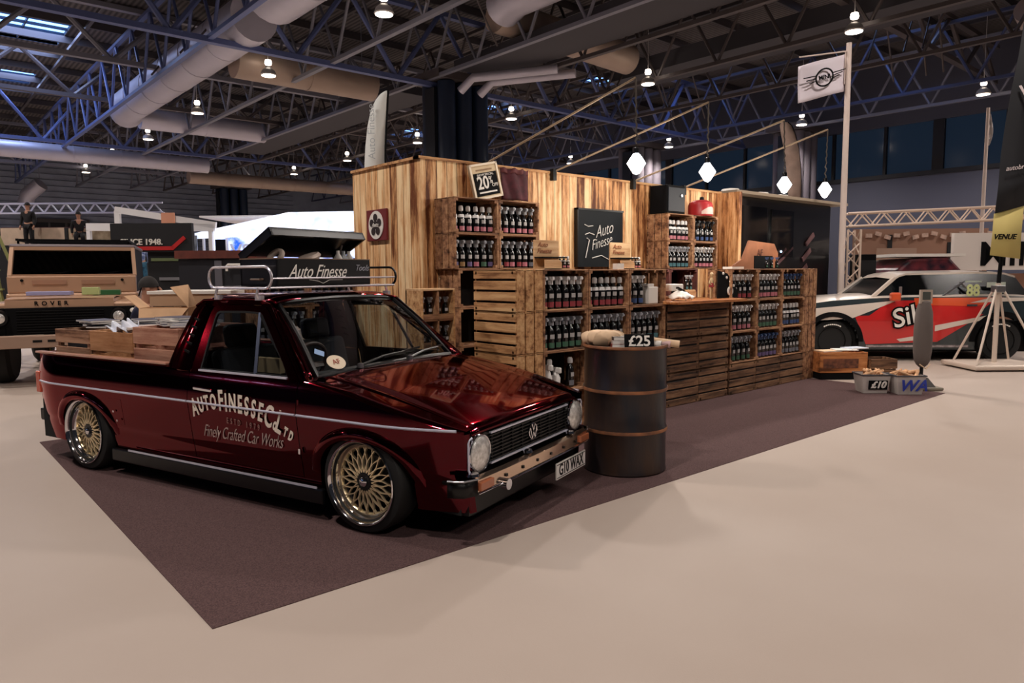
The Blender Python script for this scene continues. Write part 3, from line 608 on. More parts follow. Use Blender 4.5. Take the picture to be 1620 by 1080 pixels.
# ---- bulbs hanging from long poles
POLE = M('bulb_pole', (150, 128, 104), .5, .3); GLOWB = M('bulb_glow', (255, 250, 244), .3, emit=(236, 244, 255), es=11.); CABLE = M('bulb_cable', (70, 62, 54), .6)
bul = [((4.50, 5.555, 2.46), (5.37, 4.4, 3.19), (5.39, 4.4, 2.41)), ((5.43, 5.555, 2.46), (6.55, 4.4, 3.14), (6.55, 4.4, 2.43)), ((6.75, 5.555, 2.46), (8.1, 4.4, 3.16), (8.147, 4.4, 2.417)), ((7.75, 5.555, 2.46), (9.2, 4.4, 3.187), (9.176, 4.4, 2.429))]
ordn = ['leftmost', 'second from left', 'third from left', 'rightmost']
for i, (a, b_, c_) in enumerate(bul):
    t = thing('light_pole', 'thin pole sloping up and forward from the plank wall, %s of the four' % ordn[i], 'pole'); MB().tube([a, b_], .011, 8).build('pole_rod', POLE, t, smooth=True)
    MB().cbox(a[0], a[1], a[2]-.03, .05, .05, .12).build('wall_bracket', BLACK, t)
    t = thing('hanging_bulb', 'glowing faceted bulb on a twisted cable, %s of four' % ordn[i], 'light bulb', c_)
    pts = []; L_ = b_[2]-c_[2]-.12
    for k in range(24): u = k/23; pts.append(((b_[0]-c_[0])*u+.012*math.sin(k*1.9)*(1-u), .012*math.cos(k*1.9)*(1-u), .12+L_*u))
    MB().tube(pts, .008, 6).build('cable', CABLE, t, smooth=True)
    MB().lathe([(.0, -.105), (.03, -.09), (.088, -.0), (.05, .06), (.028, .09), (.022, .095)], 8).build('bulb_glass', GLOWB, t)
    cg = MB()
    for k in range(8): a_ = k*PI/4; cg.tube([(.03*math.cos(a_), .03*math.sin(a_), -.094), (.092*math.cos(a_), .092*math.sin(a_), 0), (.028*math.cos(a_), .028*math.sin(a_), .095)], .0025, 5)
    cg.build('wire_cage', CABLE, t); MB().lathe([(.026, .09), (.026, .14), (.01, .15)], 12).build('lamp_holder', BLACK, t)
    l = bpy.data.lights.new('bulb_light', 'POINT'); l.energy = 32; l.color = (1, .9, .78); l.shadow_soft_size = .09; lo = bpy.data.objects.new('bulb_light', l); lo.location = (c_[0], c_[1]-.0, c_[2]-.14); C.objects.link(lo)
# ---- oil drum with bags and magazines
DRUM = M('drum_paint', (20, 32, 44), .34, .3, col2=(64, 46, 36), vscale=4.5, bump=.2, bscale=25, stretch=(1, 1, .35)); RUST = M('drum_rust', (158, 100, 62), .65, col2=(96, 62, 44), vscale=9)
t = thing('oil_drum', 'tall dark rusty oil drum standing beside the pickup nose', 'oil drum', (3.898, 3.267, .005))
prof = [(0, .02), (.27, .02), (.285, 0), (.292, .01), (.287, .03)]
for zc in (.30, .58): prof += [(.287, zc-.03), (.298, zc-.008), (.298, zc+.008), (.287, zc+.03)]
prof += [(.287, .855), (.294, .87), (.292, .885), (.284, .885), (.28, .872), (0, .872)]
MB().lathe(prof, 48).build('drum_body', DRUM, t, smooth=True)
for zc in (.30, .58): MB().lathe([(.2985, zc-.011), (.3, zc), (.2985, zc+.011), (.29, zc+.011), (.29, zc-.011), (.2985, zc-.011)], 48, cap=False).build('rolling_hoop', RUST, t, smooth=True)
MB().lathe([(.292, .866), (.298, .874), (.296, .888), (.287, .889), (.287, .87), (.292, .866)], 48, cap=False).build('top_rim', RUST, t, smooth=True)
DT = .005+.872
KRAFT = M('kraft_paper', (216, 184, 150), .8, var=.08, vscale=12); MAG = M('magazine_cover', (50, 34, 32), .45)
def magazine(x, y, z, rz, label, cov, w=.21, l=.29, h=.012, price=None, tilt=0):
    t = thing('magazine', label, 'magazine', (x, y, z), rz); t.rotation_euler = (tilt, 0, rz)
    MB().box(-l/2, l/2, -w/2, w/2, .001, h-.001).build('pages', OFFWHITE, t); MB().box(-l/2-.001, l/2+.001, -w/2-.001, w/2+.001, h-.001, h+.0005).box(-l/2-.001, l/2+.001, -w/2-.001, w/2+.001, 0, .001).box(-l/2-.002, -l/2, -w/2, w/2, 0, h).build('cover', cov, t)
    return t
ang = TH-.3
def drumpt(r, u, z=0): v = W(r, u); return (3.898+v.x, 3.267+v.y, z)   # right / away from the camera
x, y, z = drumpt(-.15, .02, DT)
t = thing('paper_bag', 'crumpled tan paper bag lying on the left of the oil drum lid', 'paper bag', (x, y, z), -TH+.15)
def bag(u, v):
    a = 2*PI*u; rr = (1 if 0 < v < 1 else .0); b_ = PI*v
    return (.15*math.cos(a)*math.sin(b_)**.5+.012*math.sin(7*a+5*v), .11*math.sin(a)*math.sin(b_)**.5+.01*math.sin(9*a), .055-.055*math.cos(b_)+.008*math.sin(5*a+3*b_)*math.sin(b_))
MB().grid(bag, 28, 12).build('bag_body', KRAFT, t, smooth=True, merge=True)
MB().grid(lambda u, v: (-.02+.2*u, -.1+.1*v+.02*math.sin(6*u), .085+.02*math.sin(5*u+2*v)-.05*u), 10, 6).build('bag_flap', KRAFT, t, smooth=True, solid=.003)
for i in range(3):
    x, y, z = drumpt(.03, -.02+.01*i, DT+i*.024); magazine(x, y, z, -TH+.05+.05*i, '%s magazine of the little pile at the front of the drum lid' % ('bottom', 'middle', 'topmost dark')[i], (M('mag_red', (150, 70, 60), .4), M('mag_white', (216, 200, 190), .4), MAG)[i], h=.023)
x, y, z = drumpt(.06, -.235, DT); t = thing('price_card', 'black card reading 25 pounds propped on the front of the drum lid', 'price card', (x, y, z), -TH)
MB().cbox(0, .02, .05, .2, .006, .1, rx=-.3).build('card', SOFTBLACK, t); text('price', '£25', OFFWHITE, t, Matrix.Translation((0.0, .013, .05)) @ Matrix.Rotation(PI/2-.3, 4, 'X'), size=.1, offset=.002, depth=.002)
for i in range(3):
    x, y, z = drumpt(.13+.055*i, .0-.02*i, DT+.03+.03*i*0); t = thing('rolled_paper', '%s white rolled magazine lying at the right of the drum lid' % ('first', 'second', 'outermost')[i], 'rolled paper', (x, y, DT+.028), -TH-.5+.12*i)
    t.rotation_euler = (0, .12, -TH-.5+.15*i)
    MB().lathe([(.012, -.13), (.026, -.13), (.026, .13), (.012, .13)], 16, (0, 0, .0), 'X').build('roll', (OFFWHITE, M('roll_pink', (206, 170, 168), .5), KRAFT)[i], t, smooth=True)
# ---- crates and price buckets on the carpet at the right corner
def slat_crate(name, label, loc, rz, w, d, h, mat, n=3, cat='wooden crate', t_=.012, gap=.02):
    t = thing(name, label, cat, loc, rz); m = MB(); bw = (h-gap*(n-1))/n
    for k in range(n):
        z0 = k*(bw+gap); m.box(0, w, 0, t_, z0, z0+bw); m.box(0, w, d-t_, d, z0, z0+bw); m.box(0, t_, t_, d-t_, z0, z0+bw); m.box(w-t_, w, t_, d-t_, z0, z0+bw)
    m.build('slats', mat, t, bevel=.002, bseg=1)
    p = MB()
    for x0 in (t_, w-t_-.03):
        for y0 in (t_, d-t_-.03): p.box(x0, x0+.03, y0, y0+.03, 0, h)
    p.build('corner_posts', mat, t); MB().box(t_, w-t_, t_, d-t_, .0, .01).build('base', mat, t); return t
a_ = -TH+.05
x, y = 8.86, 4.42
t = slat_crate('wooden_crate', 'orange-brown fruit crate of leaflets on the carpet beyond the stall end', W(3.93, 9.05, .09)[:], a_, .62, .4, .26, wood('crate_orange', (92, 52, 28), (176, 108, 60), (206, 140, 88), 'X', .7), n=1)
MB().box(.04, .5, -.004, 0, .06, .18).build('crate_stamp', M('stamp_brown', (104, 60, 40), .8, var=.6, vscale=16), t)
o = MB().box(0, .6, 0, .38, 0, .075).build('crate_plinth', SOFTBLACK); place(o, W(3.94, 9.06, .005), (0, 0, a_)); tag(o, 'low black plinth under the orange-brown crate', 'plinth')
for i, (dx, dy, r_) in enumerate(((.08, .1, .2), (.3, .12, -.1), (.47, .2, .3))):
    v = W(3.93+dx+.08, 9.05+dy+.05); magazine(v.x, v.y, .355+.012*i, a_+r_, ('left cream leaflet', 'middle white leaflet', 'right blue-white leaflet')[i]+' on the orange-brown crate', (KRAFT, OFFWHITE, M('leaflet_white', (196, 206, 220), .4))[i], w=.2, l=.28, h=.012)
v = W(4.57, 9.02); slat_crate('wooden_crate', 'dark low crate between the orange-brown crate and the price baskets', (v.x, v.y, .005), a_, .34, .3, .26, CRD, n=2)
def tub(label, X, Y, mark, mcol, front, s=1.):
    v = W(X, Y); t = thing('price_basket', label, 'basket', (v.x, v.y, .005), a_-.1)
    a, b_, h = .15*s, .12*s, .2*s; m = MB()
    lo = [(-a*.82, -b_*.82, 0), (a*.82, -b_*.82, 0), (a*.82, b_*.82, 0), (-a*.82, b_*.82, 0)]; hi = [(-a, -b_, h), (a, -b_, h), (a, b_, h), (-a, b_, h)]
    m.add(lo+hi, [(3, 2, 1, 0), (0, 1, 5, 4), (1, 2, 6, 5), (2, 3, 7, 6), (3, 0, 4, 7)]).build('tub', M('tub_grey', (186, 176, 170), .6, var=.1), t, solid=.006)
    m = MB(); m.tube([(-a-.005, -b_-.005, h), (a+.005, -b_-.005, h), (a+.005, b_+.005, h), (-a-.005, b_+.005, h)], .008, 8, closed=True).build('rim', M('tub_rim', (60, 60, 66), .6), t)
    if front: MB().cbox(0.02, -b_*.93-.006, h*.46, .2*s, .004, .1*s, rx=.12).build('price_board', SOFTBLACK, t)
    text('marking', mark, mcol, t, Matrix.Translation((.02, -b_*.93-.012, h*.46)) @ Matrix.Rotation(PI/2+.12, 4, 'X'), size=.1*s if front else .17*s, shear=.25, offset=.004, depth=.003)
    rr = random.Random(len(label)); mm = MB()
    for k in range(10): mm.tube([(rr.uniform(-a*.8, a*.8), rr.uniform(-b_*.8, b_*.8), h-.03), (rr.uniform(-a*.8, a*.8), rr.uniform(-b_*.8, b_*.8), h+.045), (rr.uniform(-a*.8, a*.8), rr.uniform(-b_*.8, b_*.8), h+.0)], rr.uniform(.012, .02), 7)
    o = mm.build('wrapped_contents', M('tan_cloths', (208, 162, 122), .8, var=.25, vscale=18), t, smooth=True); return t
tub('grey basket of tan cloths with a black price board at the carpet edge', 4.12, 8.12, '£10', OFFWHITE, True, 1.05)
tub('grey basket of tan cloths with blue writing next to the padded post', 4.46, 8.02, 'WA', M('marker_blue', (36, 56, 160), .6), False, 1.05)
# padded post on a cast base
v = W(4.78, 8.28); t = thing('padded_post', 'grey padded upright post on a heavy cast base at the carpet corner', 'sign post', (v.x, v.y, .005), -TH)
PG = M('pad_grey', (96, 86, 82), .8)
MB().prism([(-.19, -.14), (.19, -.14), (.19, .14), (-.19, .14)], 0, .035).build('base_plate', M('base_grey', (126, 118, 104), .7), t, bevel=.01)
MB().add([(-.12, -.1, .035), (.12, -.1, .035), (.12, .1, .035), (-.12, .1, .035), (-.05, -.05, .14), (.05, -.05, .14), (.05, .05, .14), (-.05, .05, .14)], [(0, 1, 5, 4), (1, 2, 6, 5), (2, 3, 7, 6), (3, 0, 4, 7), (4, 5, 6, 7)]).build('base_weight', M('base_dark', (70, 66, 64), .7), t)
MB().tube([(0, 0, .1), (0, 0, .34)], .02, 10).build('stem', BLACK, t)
MB().lathe([(.03, .26), (.06, .29), (.085, .34), (.098, .45), (.1, .7), (.09, .9), (.06, 1.02), (.02, 1.04)], 20).build('pad', PG, t, smooth=True)
MB().tube([(-.06, -.06, .3), (0, -.09, .25), (.06, -.06, .3)], .007, 6).build('tie_loop', KRAFT, t)
MB().cbox(0, -.02, 1.08, .14, .03, .16).build('head_card', M('head_card', (176, 160, 146), .6), t); MB().cbox(0, -.037, 1.09, .09, .004, .09).build('card_print', M('card_print', (70, 74, 70), .6), t)
# ---------------------------------------------------------------- the maroon pickup (x forward, y left, z up; origin under the front axle)
def paint_mat():
    m = bpy.data.materials.new('maroon_paint'); m.use_nodes = True; b = m.node_tree.nodes['Principled BSDF']
    b.inputs['Base Color'].default_value = srgb(78, 9, 20); b.inputs['Metallic'].default_value = 1.; b.inputs['Roughness'].default_value = .09
    b.inputs['Specular Tint'].default_value = (1., .5, .5, 1); b.inputs['Coat Weight'].default_value = .4; b.inputs['Coat Roughness'].default_value = .015; b.inputs['Coat IOR'].default_value = 1.4
    return m
PAINT = paint_mat()
CARPOS = (2.582, 3.606, .005); CARYAW = -.5296-TH
car = thing('pickup_truck', 'low glossy maroon pickup truck with white door lettering and gold mesh wheels', 'pickup truck', CARPOS, CARYAW)
TRIMBR = M('bright_trim', (206, 206, 222), .25, .35); RACK = M('rack_chrome', (226, 220, 226), .22, .7)
WB = 2.625; HZ = .277; ARX, ARZ = .325, .232
XF = .61
def halfw(x):
    w = .80
    if x > .05: w -= .10*((x-.05)/.56)**2
    if x < -2.95: w -= .07*((-2.95-x)/.36)**2.2
    return w
def ztop(x):
    if x < -1.66: return .800
    if x < -.42: return .787
    u = (x+.42)/(XF+.42)
    return .787-.203*u**1.25
def side_pt(x, z, sgn=-1):
    w = halfw(x); zt = ztop(x)
    if z > .60: k = (z-.60)/(.80-.60); w -= .034*k*k
    elif z > .345: w -= .030*(.60-z)/.255
    else: w -= .030+.006*min(1, (.345-z)/.012)+.026*((.345-z)/.18)**1.5
    return Vector((x, sgn*w, z))
ZL = [.165, .20, .235, .238, .27, .30, .333, .345, .37, .40, .43, .46, .49, .52, .55, .575, .60]
ZU = [.15, .35, .55, .75, .9, 1.0]
DX0, DX1, DZ = -1.42, -.46, .2365
xs = []
x = -3.31
while x < XF+.002: xs.append(round(x, 4)); x += .018
xs = sorted(set([v for v in xs if all(abs(v-g) > .008 for g in (DX0, DX1, -3.31, XF))]+[-3.31, XF, DX0-.003, DX0+.003, DX1-.003, DX1+.003]))
def inside(x, z, cx): return ((x-cx)/ARX)**2+((max(z, HZ)-HZ)/ARZ)**2 < 1
def build_side(sgn):
    body, door = MB(), MB(); nz = len(ZL)+len(ZU); V = []
    for x in xs:
        col = []
        for k in range(nz):
            z = ZL[k] if k < len(ZL) else .60+(ztop(x)-.60)*ZU[k-len(ZL)]
            xx, zz = x, z
            for cx in (0, -WB):
                if inside(x, z, cx):
                    r = math.sqrt(((x-cx)/ARX)**2+((max(z, HZ)-HZ)/ARZ)**2)
                    if r > .86:
                        if z > HZ: xx = cx+(x-cx)/r; zz = HZ+(z-HZ)/r
                        else: xx = cx+(ARX if x > cx else -ARX)
            col.append(side_pt(xx, zz, sgn))
        V.append(col)
    def dead(x, z):
        for cx in (0, -WB):
            r2 = ((x-cx)/ARX)**2+((max(z, HZ)-HZ)/ARZ)**2
            if r2 < .86**2: return True
        return False
    for i in range(len(xs)-1):
        for k in range(nz-1):
            c = [(i, k), (i+1, k), (i+1, k+1), (i, k+1)]
            zz = [ZL[b] if b < len(ZL) else .60+(ztop(xs[a])-.60)*ZU[b-len(ZL)] for a, b in c]
            dd = [dead(xs[c[q][0]], zz[q]) for q in range(4)]
            if any(dd): continue
            xm = (xs[i]+xs[i+1])/2; zm = sum(zz)/4
            if all(inside(xs[c[q][0]], zz[q], cx) for q in range(4) for cx in ((0,) if xm > -1.3 else (-WB,))): 
                continue
            gapx = (DX0-.0031 < xm < DX0+.0031) or (DX1-.0031 < xm < DX1+.0031)
            if gapx and zm > .235: continue
            if DX0 < xm < DX1 and .2349 < zz[0] < .2365 and zz[2] < .24: continue
            (door if (DX0 < xm < DX1 and zm > .2375) else body).add([V[a][b] for a, b in c], [(0, 1, 2, 3)])
    return body, door
bodymb = MB()
for sgn in (-1, 1):
    b_, d_ = build_side(sgn)
    bodymb.add(b_.v, b_.f)
    dn = d_.build('door', PAINT, car, smooth=True, merge=True, angle=60)
    if sgn < 0: doorR = dn
    else: doorL = dn
    # wheel arch flares
    for cx in (0, -WB):
        prof = [(.995, -.075), (.985, -.012), (1.0, .022), (1.05, .034), (1.12, .030), (1.19, .014), (1.23, -.004)]
        m = MB(); n = 40; P = []
        for j in range(n+1):
            a = PI*j/n
            P.append([(lambda X_, Z_: Vector((X_, side_pt(X_, Z_, sgn).y+sgn*(-.002+o*(math.sin(a)**.6 if o > 0 else 1)), Z_)))(cx+ARX*r*math.cos(a), HZ+ARZ*(1+(r-1)*1.35)*math.sin(a)) for r, o in prof])
        ext = []
        for s_, row in ((0, P[0]), (1, P[-1])): ext.append([Vector((cx+(row[0].x-cx)*1.0+(p.x-row[0].x)*.05, p.y-sgn*.004, .175)) for p in row])
        P = [ext[0]]+P+[ext[1]]
        for j in range(1, len(P)-2): m.strip(P[j], P[j+1])
        m.strip(P[0][:3], P[1][:3]); m.strip(P[-2][:3], P[-1][:3])
        m.build('wheel_arch', PAINT, car, smooth=True, merge=True, angle=70)
# shoulders, tail, nose panels
for sgn in (-1, 1):
    # front wing top: side edge rolls over to the bonnet gap
    R_ = []
    for i in range(48):
        x = -.42+(XF+.42)*i/47; p = side_pt(x, ztop(x), sgn); z = p.z; yw = abs(p.y); yi = .648-.02*max(0, (x-.05)/.56)
        R_.append([Vector((x, sgn*(yw+(yi-yw)*t_), z+h)) for t_, h in ((0, 0), (.06, .007), (.16, .012), (.4, .0145), (.75, .017), (1., .019))])
    for i in range(47): bodymb.strip(R_[i], R_[i+1])
    # bed rail top and inner wall
    R_ = []
    for i in range(40):
        x = -3.30+1.66*i/39; p = side_pt(x, .80, sgn); yw = abs(p.y)
        R_.append([Vector((x, sgn*y_, z_)) for y_, z_ in ((yw, .80), (yw-.008, .808), (yw-.05, .810), (yw-.058, .80), (yw-.06, .5))])
    for i in range(39): bodymb.strip(R_[i], R_[i+1])
    # under-door shoulder into cabin (window sill)
    a = [Vector((x, sgn*abs(side_pt(x, .787, sgn).y), .787)) for x in (-1.68, -1.4, -.9, -.46, -.40)]; b2 = [Vector((v.x, v.y-sgn*.05, .792)) for v in a]; bodymb.strip(a, b2)
    # rear corner wrap and tail face
    a = [side_pt(-3.31, z, sgn) for z in [.165, .235, .30, .345, .42, .5, .60, .66, .73, .80]]
    prev = a
    for k in range(1, 7):
        t_ = PI/2*k/6; cur = [Vector((v.x-.035*math.sin(t_), v.y-sgn*.05*(1-math.cos(t_)), v.z)) for v in a]; bodymb.strip(prev, cur); prev = cur
# tail panel / tailgate
tg = MB(); yy = .66
tg.grid(lambda u, v: (-3.345-.004*math.sin(PI*v), -yy+2*yy*u, .33+.475*v), 12, 8).box(-3.34, -3.31, -yy, yy, .78, .81); tg.build('tailgate', PAINT, car, smooth=True, angle=40)
bodymb.box(-3.343, -3.32, -.69, .69, .17, .325)
bodymb.box(-3.34, -3.29, -.70, -.66, .17, .80).box(-3.34, -3.29, .66, .70, .17, .80)
# nose lower skin & front wing faces
for sgn in (-1, 1):
    a = [side_pt(XF, z, sgn) for z in (.165, .24, .345, .45, .52, .56, .584)]; b2 = [Vector((XF+.008, v.y-sgn*.035, v.z)) for v in a]; c2 = [Vector((.600, sgn*.66, v.z)) for v in a]
    bodymb.strip(a, b2)
bodymb.box(.55, .59, -.65, .65, .17, .275)
bodymb.build('body_shell', PAINT, car, smooth=True, merge=True, angle=50)
# bonnet
def bon(u, v):
    x = -.375+.985*u; y = -.642+1.284*v; y *= 1-.03*max(0, (x-.05)/.56)
    k = 1-(y/.66)**2; fr_ = max(0, (u-.45)/.55); z = ztop(x)+.020-.012*fr_+(.026-.014*fr_)*k**.7-.006*max(0, 1-abs(abs(y)-.60)/.03)
    if u > .955: z -= .026*((u-.955)/.045)**2
    x += .018*k*(1 if u > .5 else 2.)*(abs(u-.5)*2)**2*(1 if u > .5 else .9)
    return (x, y, z)
MB().grid(bon, 60, 48).build('bonnet', PAINT, car, smooth=True, solid=.012)
# scuttle
MB().grid(lambda u, v: (-.46+.085*u+.035*(1-(2*v-1)**2), -.65+1.3*v, .800+.006*u+.022*(1-(2*v-1)**2)), 3, 24).build('scuttle_panel', SOFTBLACK, car, smooth=True, solid=.01)
# ---- cabin
def sy(z): return .765-(z-.785)*.42
def SP(x, z, sgn, out=0.): return Vector((x, sgn*(sy(z)+out), z))
def ring(sgn, outer, inner, name, mat, th=.02, out=0., par=car):
    m = MB(); a = [SP(x, z, sgn, out) for x, z in outer]; b2 = [SP(x, z, sgn, out) for x, z in inner]; m.strip(a, b2, closed=True)
    ai = [Vector((v.x, v.y-sgn*th, v.z)) for v in a]; bi = [Vector((v.x, v.y-sgn*th, v.z)) for v in b2]; m.strip(ai, bi, closed=True); m.strip(a, ai, closed=True); m.strip(b2, bi, closed=True)
    return m.build(name, mat, par, merge=True, smooth=True, angle=30)
do = [(-1.42, .787), (-1.415, 1.0), (-1.40, 1.15), (-1.385, 1.185), (-1.35, 1.198), (-1.1, 1.202), (-.95, 1.198), (-.905, 1.19), (-.87, 1.165), (-.72, 1.03), (-.55, .87), (-.46, .787)]
di = [(-1.335, .80), (-1.345, 1.0), (-1.345, 1.13), (-1.34, 1.152), (-1.32, 1.162), (-1.1, 1.166), (-.97, 1.163), (-.935, 1.157), (-.915, 1.145), (-.79, 1.03), (-.63, .88), (-.555, .80)]
INT = M('interior_black', (18, 18, 20), .75)
GL = glassmat('side_glass', (190, 198, 204)); GLW = glassmat('windscreen_glass', (232, 238, 238))
for sgn, dr in ((-1, doorR), (1, doorL)):
    ring(sgn, do, di, 'window_frame', PAINT, par=dr)
    rb = [(x+(.012 if x > -1.1 else -.012)*-1, z+(.012 if z < .9 else -.012)) for x, z in di]
    ring(sgn, di, rb, 'window_seal', BLACK, th=.016, out=.002, par=dr)
    m = MB(); pts = [SP(x, z, sgn, -.012) for x, z in di]; m.add(pts, [tuple(range(len(pts)))]); m.build('side_glass', GL, dr)
    m = MB(); m.bar(SP(-.945, 1.155, sgn, -.005), SP(-.835, .80, sgn, -.005), .018, .018); m.build('quarterlight_bar', BLACK if sgn > 0 else M('window_bar', (60, 66, 84), .3, .7), dr)
    MB().bar(SP(-1.34, .800, sgn, .004), SP(-.56, .800, sgn, .004), .012, .012).build('waist_trim', TRIMBR, dr)
    # body side around door: A pillar, roof rail, rear quarter
    m = MB()
    o1 = [(-.385, .79), (-.50, .895), (-.68, 1.05), (-.83, 1.19), (-.87, 1.222), (-.95, 1.236), (-1.2, 1.240), (-1.40, 1.236), (-1.50, 1.226)]
    i1 = [(-.455, .787), (-.545, .872), (-.715, 1.032), (-.865, 1.169), (-.90, 1.194), (-.95, 1.202), (-1.2, 1.206), (-1.40, 1.19), (-1.425, 1.17)]
    a = [SP(x, z, sgn) for x, z in o1]; b2 = [SP(x, z, sgn) for x, z in i1]; m.strip(a, b2)
    # inner return of the pillar (thickness)
    ai = [Vector((v.x-.02, v.y-sgn*.05, v.z)) for v in a]; m.strip(a, ai); bi = [Vector((v.x-.02, v.y-sgn*.05, v.z)) for v in b2]; m.strip(bi, ai)
    rq_o = [(-1.50, 1.226), (-1.545, 1.20), (-1.575, 1.165), (-1.61, 1.06), (-1.64, .95), (-1.655, .86), (-1.66, .80)]
    rq_i = [(-1.425, 1.17), (-1.425, 1.15), (-1.425, 1.1), (-1.425, 1.0), (-1.425, .93), (-1.425, .86), (-1.425, .787)]
    n_ = 5
    def q(t_, k): x = rq_o[k][0]*(1-t_)+rq_i[k][0]*t_; z = rq_o[k][1]*(1-t_)+rq_i[k][1]*t_; return SP(x, z, sgn, .012*math.sin(PI*t_))
    rows = [[q(j/n_, k) for k in range(7)] for j in range(n_+1)]
    for j in range(n_): m.strip(rows[j], rows[j+1])
    back = [Vector((v.x-.012, v.y-sgn*.06, v.z)) for v in rows[0]]; m.strip(rows[0], back)
    m.build('cab_pillar', PAINT, car, smooth=True, merge=True, angle=40)
    MB().strip([v+Vector((-.004, -sgn*.012, -.004)) for v in a], [Vector((v.x-.05, v.y-sgn*.035, v.z-.012)) for v in a]).build('pillar_lining', INT, car, solid=.012)
    # louvred rear quarter details
    m = MB()
    for k in range(5): z = .90+k*.05; m.bar(SP(-1.47, z, sgn, .014), SP(-1.53, z+.012, sgn, .010), .008, .014)
    m.build('air_vent', SOFTBLACK, car)
    # roof gutter
    MB().tube([SP(-.45, .81, sgn, .006), SP(-.70, 1.065, sgn, .004), SP(-.86, 1.214, sgn, .006), SP(-.96, 1.236, sgn, .008), SP(-1.2, 1.241, sgn, .008), SP(-1.5, 1.228, sgn, .006), SP(-1.56, 1.19, sgn, .004)], .007, 8).build('roof_gutter', PAINT if sgn < 0 else BLACK, car, smooth=True)
# roof
def roof(u, v):
    y = -.578+1.156*v; s_ = 1-abs(2*v-1)**6; x0 = -.835-.03*(1-(2*v-1)**2)*-1; x = -.84-.69*u; e = math.sin(PI*min(1, u*6)/2) if u < 1/6 else (math.sin(PI*min(1, (1-u)*6)/2) if u > 5/6 else 1)
    z = 1.236+.034*s_*(.55+.45*e)-(1-e)*.016
    return (x, y, z)
MB().grid(roof, 30, 36).build('roof_panel', PAINT, car, smooth=True, solid=.015)
# rear cab wall with window
def rearp(y, z): return Vector((-1.53-.115*(1.225-z)/.42, y, z))
ro = [(-.60, .80), (-.59, 1.0), (-.575, 1.16), (-.55, 1.225), (0, 1.245), (.55, 1.225), (.575, 1.16), (.59, 1.0), (.60, .80), (0, .80)]
ri = [(-.50, .88), (-.50, 1.0), (-.49, 1.14), (-.46, 1.175), (0, 1.185), (.46, 1.175), (.49, 1.14), (.50, 1.0), (.50, .88), (0, .88)]
MB().strip([rearp(*p) for p in ro], [rearp(*p) for p in ri], closed=True).build('cab_rear_wall', PAINT, car, solid=.02)
MB().add([rearp(*p) for p in ri], [tuple(range(10))]).build('rear_window', GL, car)
MB().box(-1.66, -1.64, -.70, .70, .20, .80).build('bed_bulkhead', PAINT, car)
# windscreen
def ws(u, v, e=0):
    yb = .655*(2*v-1); yt = .535*(2*v-1); c_ = 1-(2*v-1)**2
    xb = -.432+.05*c_; xt = -.865+.035*c_; zb = .802+.02*c_; zt = 1.212+.022*c_
    return Vector((xb+(xt-xb)*u+.012*math.sin(PI*u), yb+(yt-yb)*u, zb+(zt-zb)*u+.012*math.sin(PI*u)))
MB().grid(lambda u, v: ws(.03+.94*u, .03+.94*v), 10, 20).build('windscreen', GLW, car, smooth=True)
loop = [ws(0, v/14) for v in range(15)]+[ws(u/8, 1) for u in range(1, 9)]+[ws(1, 1-v/14) for v in range(1, 15)]+[ws(1-u/8, 0) for u in range(1, 8)]
MB().tube(loop, .017, 8, closed=True).build('windscreen_seal', BLACK, car, smooth=True)
m = MB()
for sgn in (-1, 1):
    v0 = 0 if sgn < 0 else 1
    a = [ws(u/8, v0)+Vector((.0, sgn*.005, .0)) for u in range(9)]; b2 = [SP(x, z, sgn, .002) for x, z in [(-.385-.485*k/8, .79+.432*k/8) for k in range(9)]]
    mm = MB().strip(a, b2); mm.build('windscreen_pillar', PAINT, car, smooth=True, solid=.012)
MB().grid(lambda u, v: ws(1.0, v)+Vector((-.035*u, 0, .028*u)), 3, 20).build('roof_header', PAINT, car, smooth=True, solid=.01)
# stickers on the screen
st_ = ws(.10, .10); nx_ = (ws(.10, .2)-ws(.10, .1)).normalized(); ux_ = (ws(.3, .1)-ws(.1, .1)).normalized(); fm_ = facing(st_+Vector((.012, 0, .012)), nx_, ux_)
MB().lathe([(.001, 0), (.052, 0), (.052, .002), (.001, .002)], 28).xf(fm_ @ Matrix.Translation((.02, .0, .004)) @ Matrix.Scale(1.25, 4, (1, 0, 0))).build('oval_sticker', M('sticker_cream', (214, 196, 170), .5), car)
text('sticker_print', 'AF', M('sticker_red', (150, 70, 50), .6), car, fm_ @ Matrix.Translation((.02, .0, .008)), size=.05, depth=.001)
MB().box(-.05, .01, -.02, .02, 0, .002).xf(fm_ @ Matrix.Translation((-.035, .075, .004)) @ Matrix.Rotation(-.6, 4, 'Z')).build('blue_sticker', M('sticker_blue', (130, 160, 200), .5), car)
# wipers
for i, (y0, y1, up) in enumerate(((-.36, .10, .1), (.12, .52, .12))):
    a = Vector((-.40+.03, y0, .838)); b2 = ws(.10, .5+y1/1.31)+Vector((.02, 0, .014))
    m = MB().tube([a, a+(b2-a)*.5+Vector((0, 0, .012)), b2], [.010, .007, .005], 8); m.build('wiper_arm', BLACK, car, smooth=True)
    c_ = ws(.07, .5+(y1-.22)/1.31)+Vector((.02, 0, .012)); d_ = ws(.13, .5+(y1+.2)/1.31 if .5+(y1+.2)/1.31 < .97 else .97)+Vector((.02, 0, .012)); MB().bar(c_, d_, .008, .014).build('wiper_blade', BLACK, car)
    MB().lathe([(.0, .03), (.018, .025), (.02, 0)], 12, (a.x, a.y, a.z-.012)).build('wiper_pivot', STEEL, car, smooth=True)
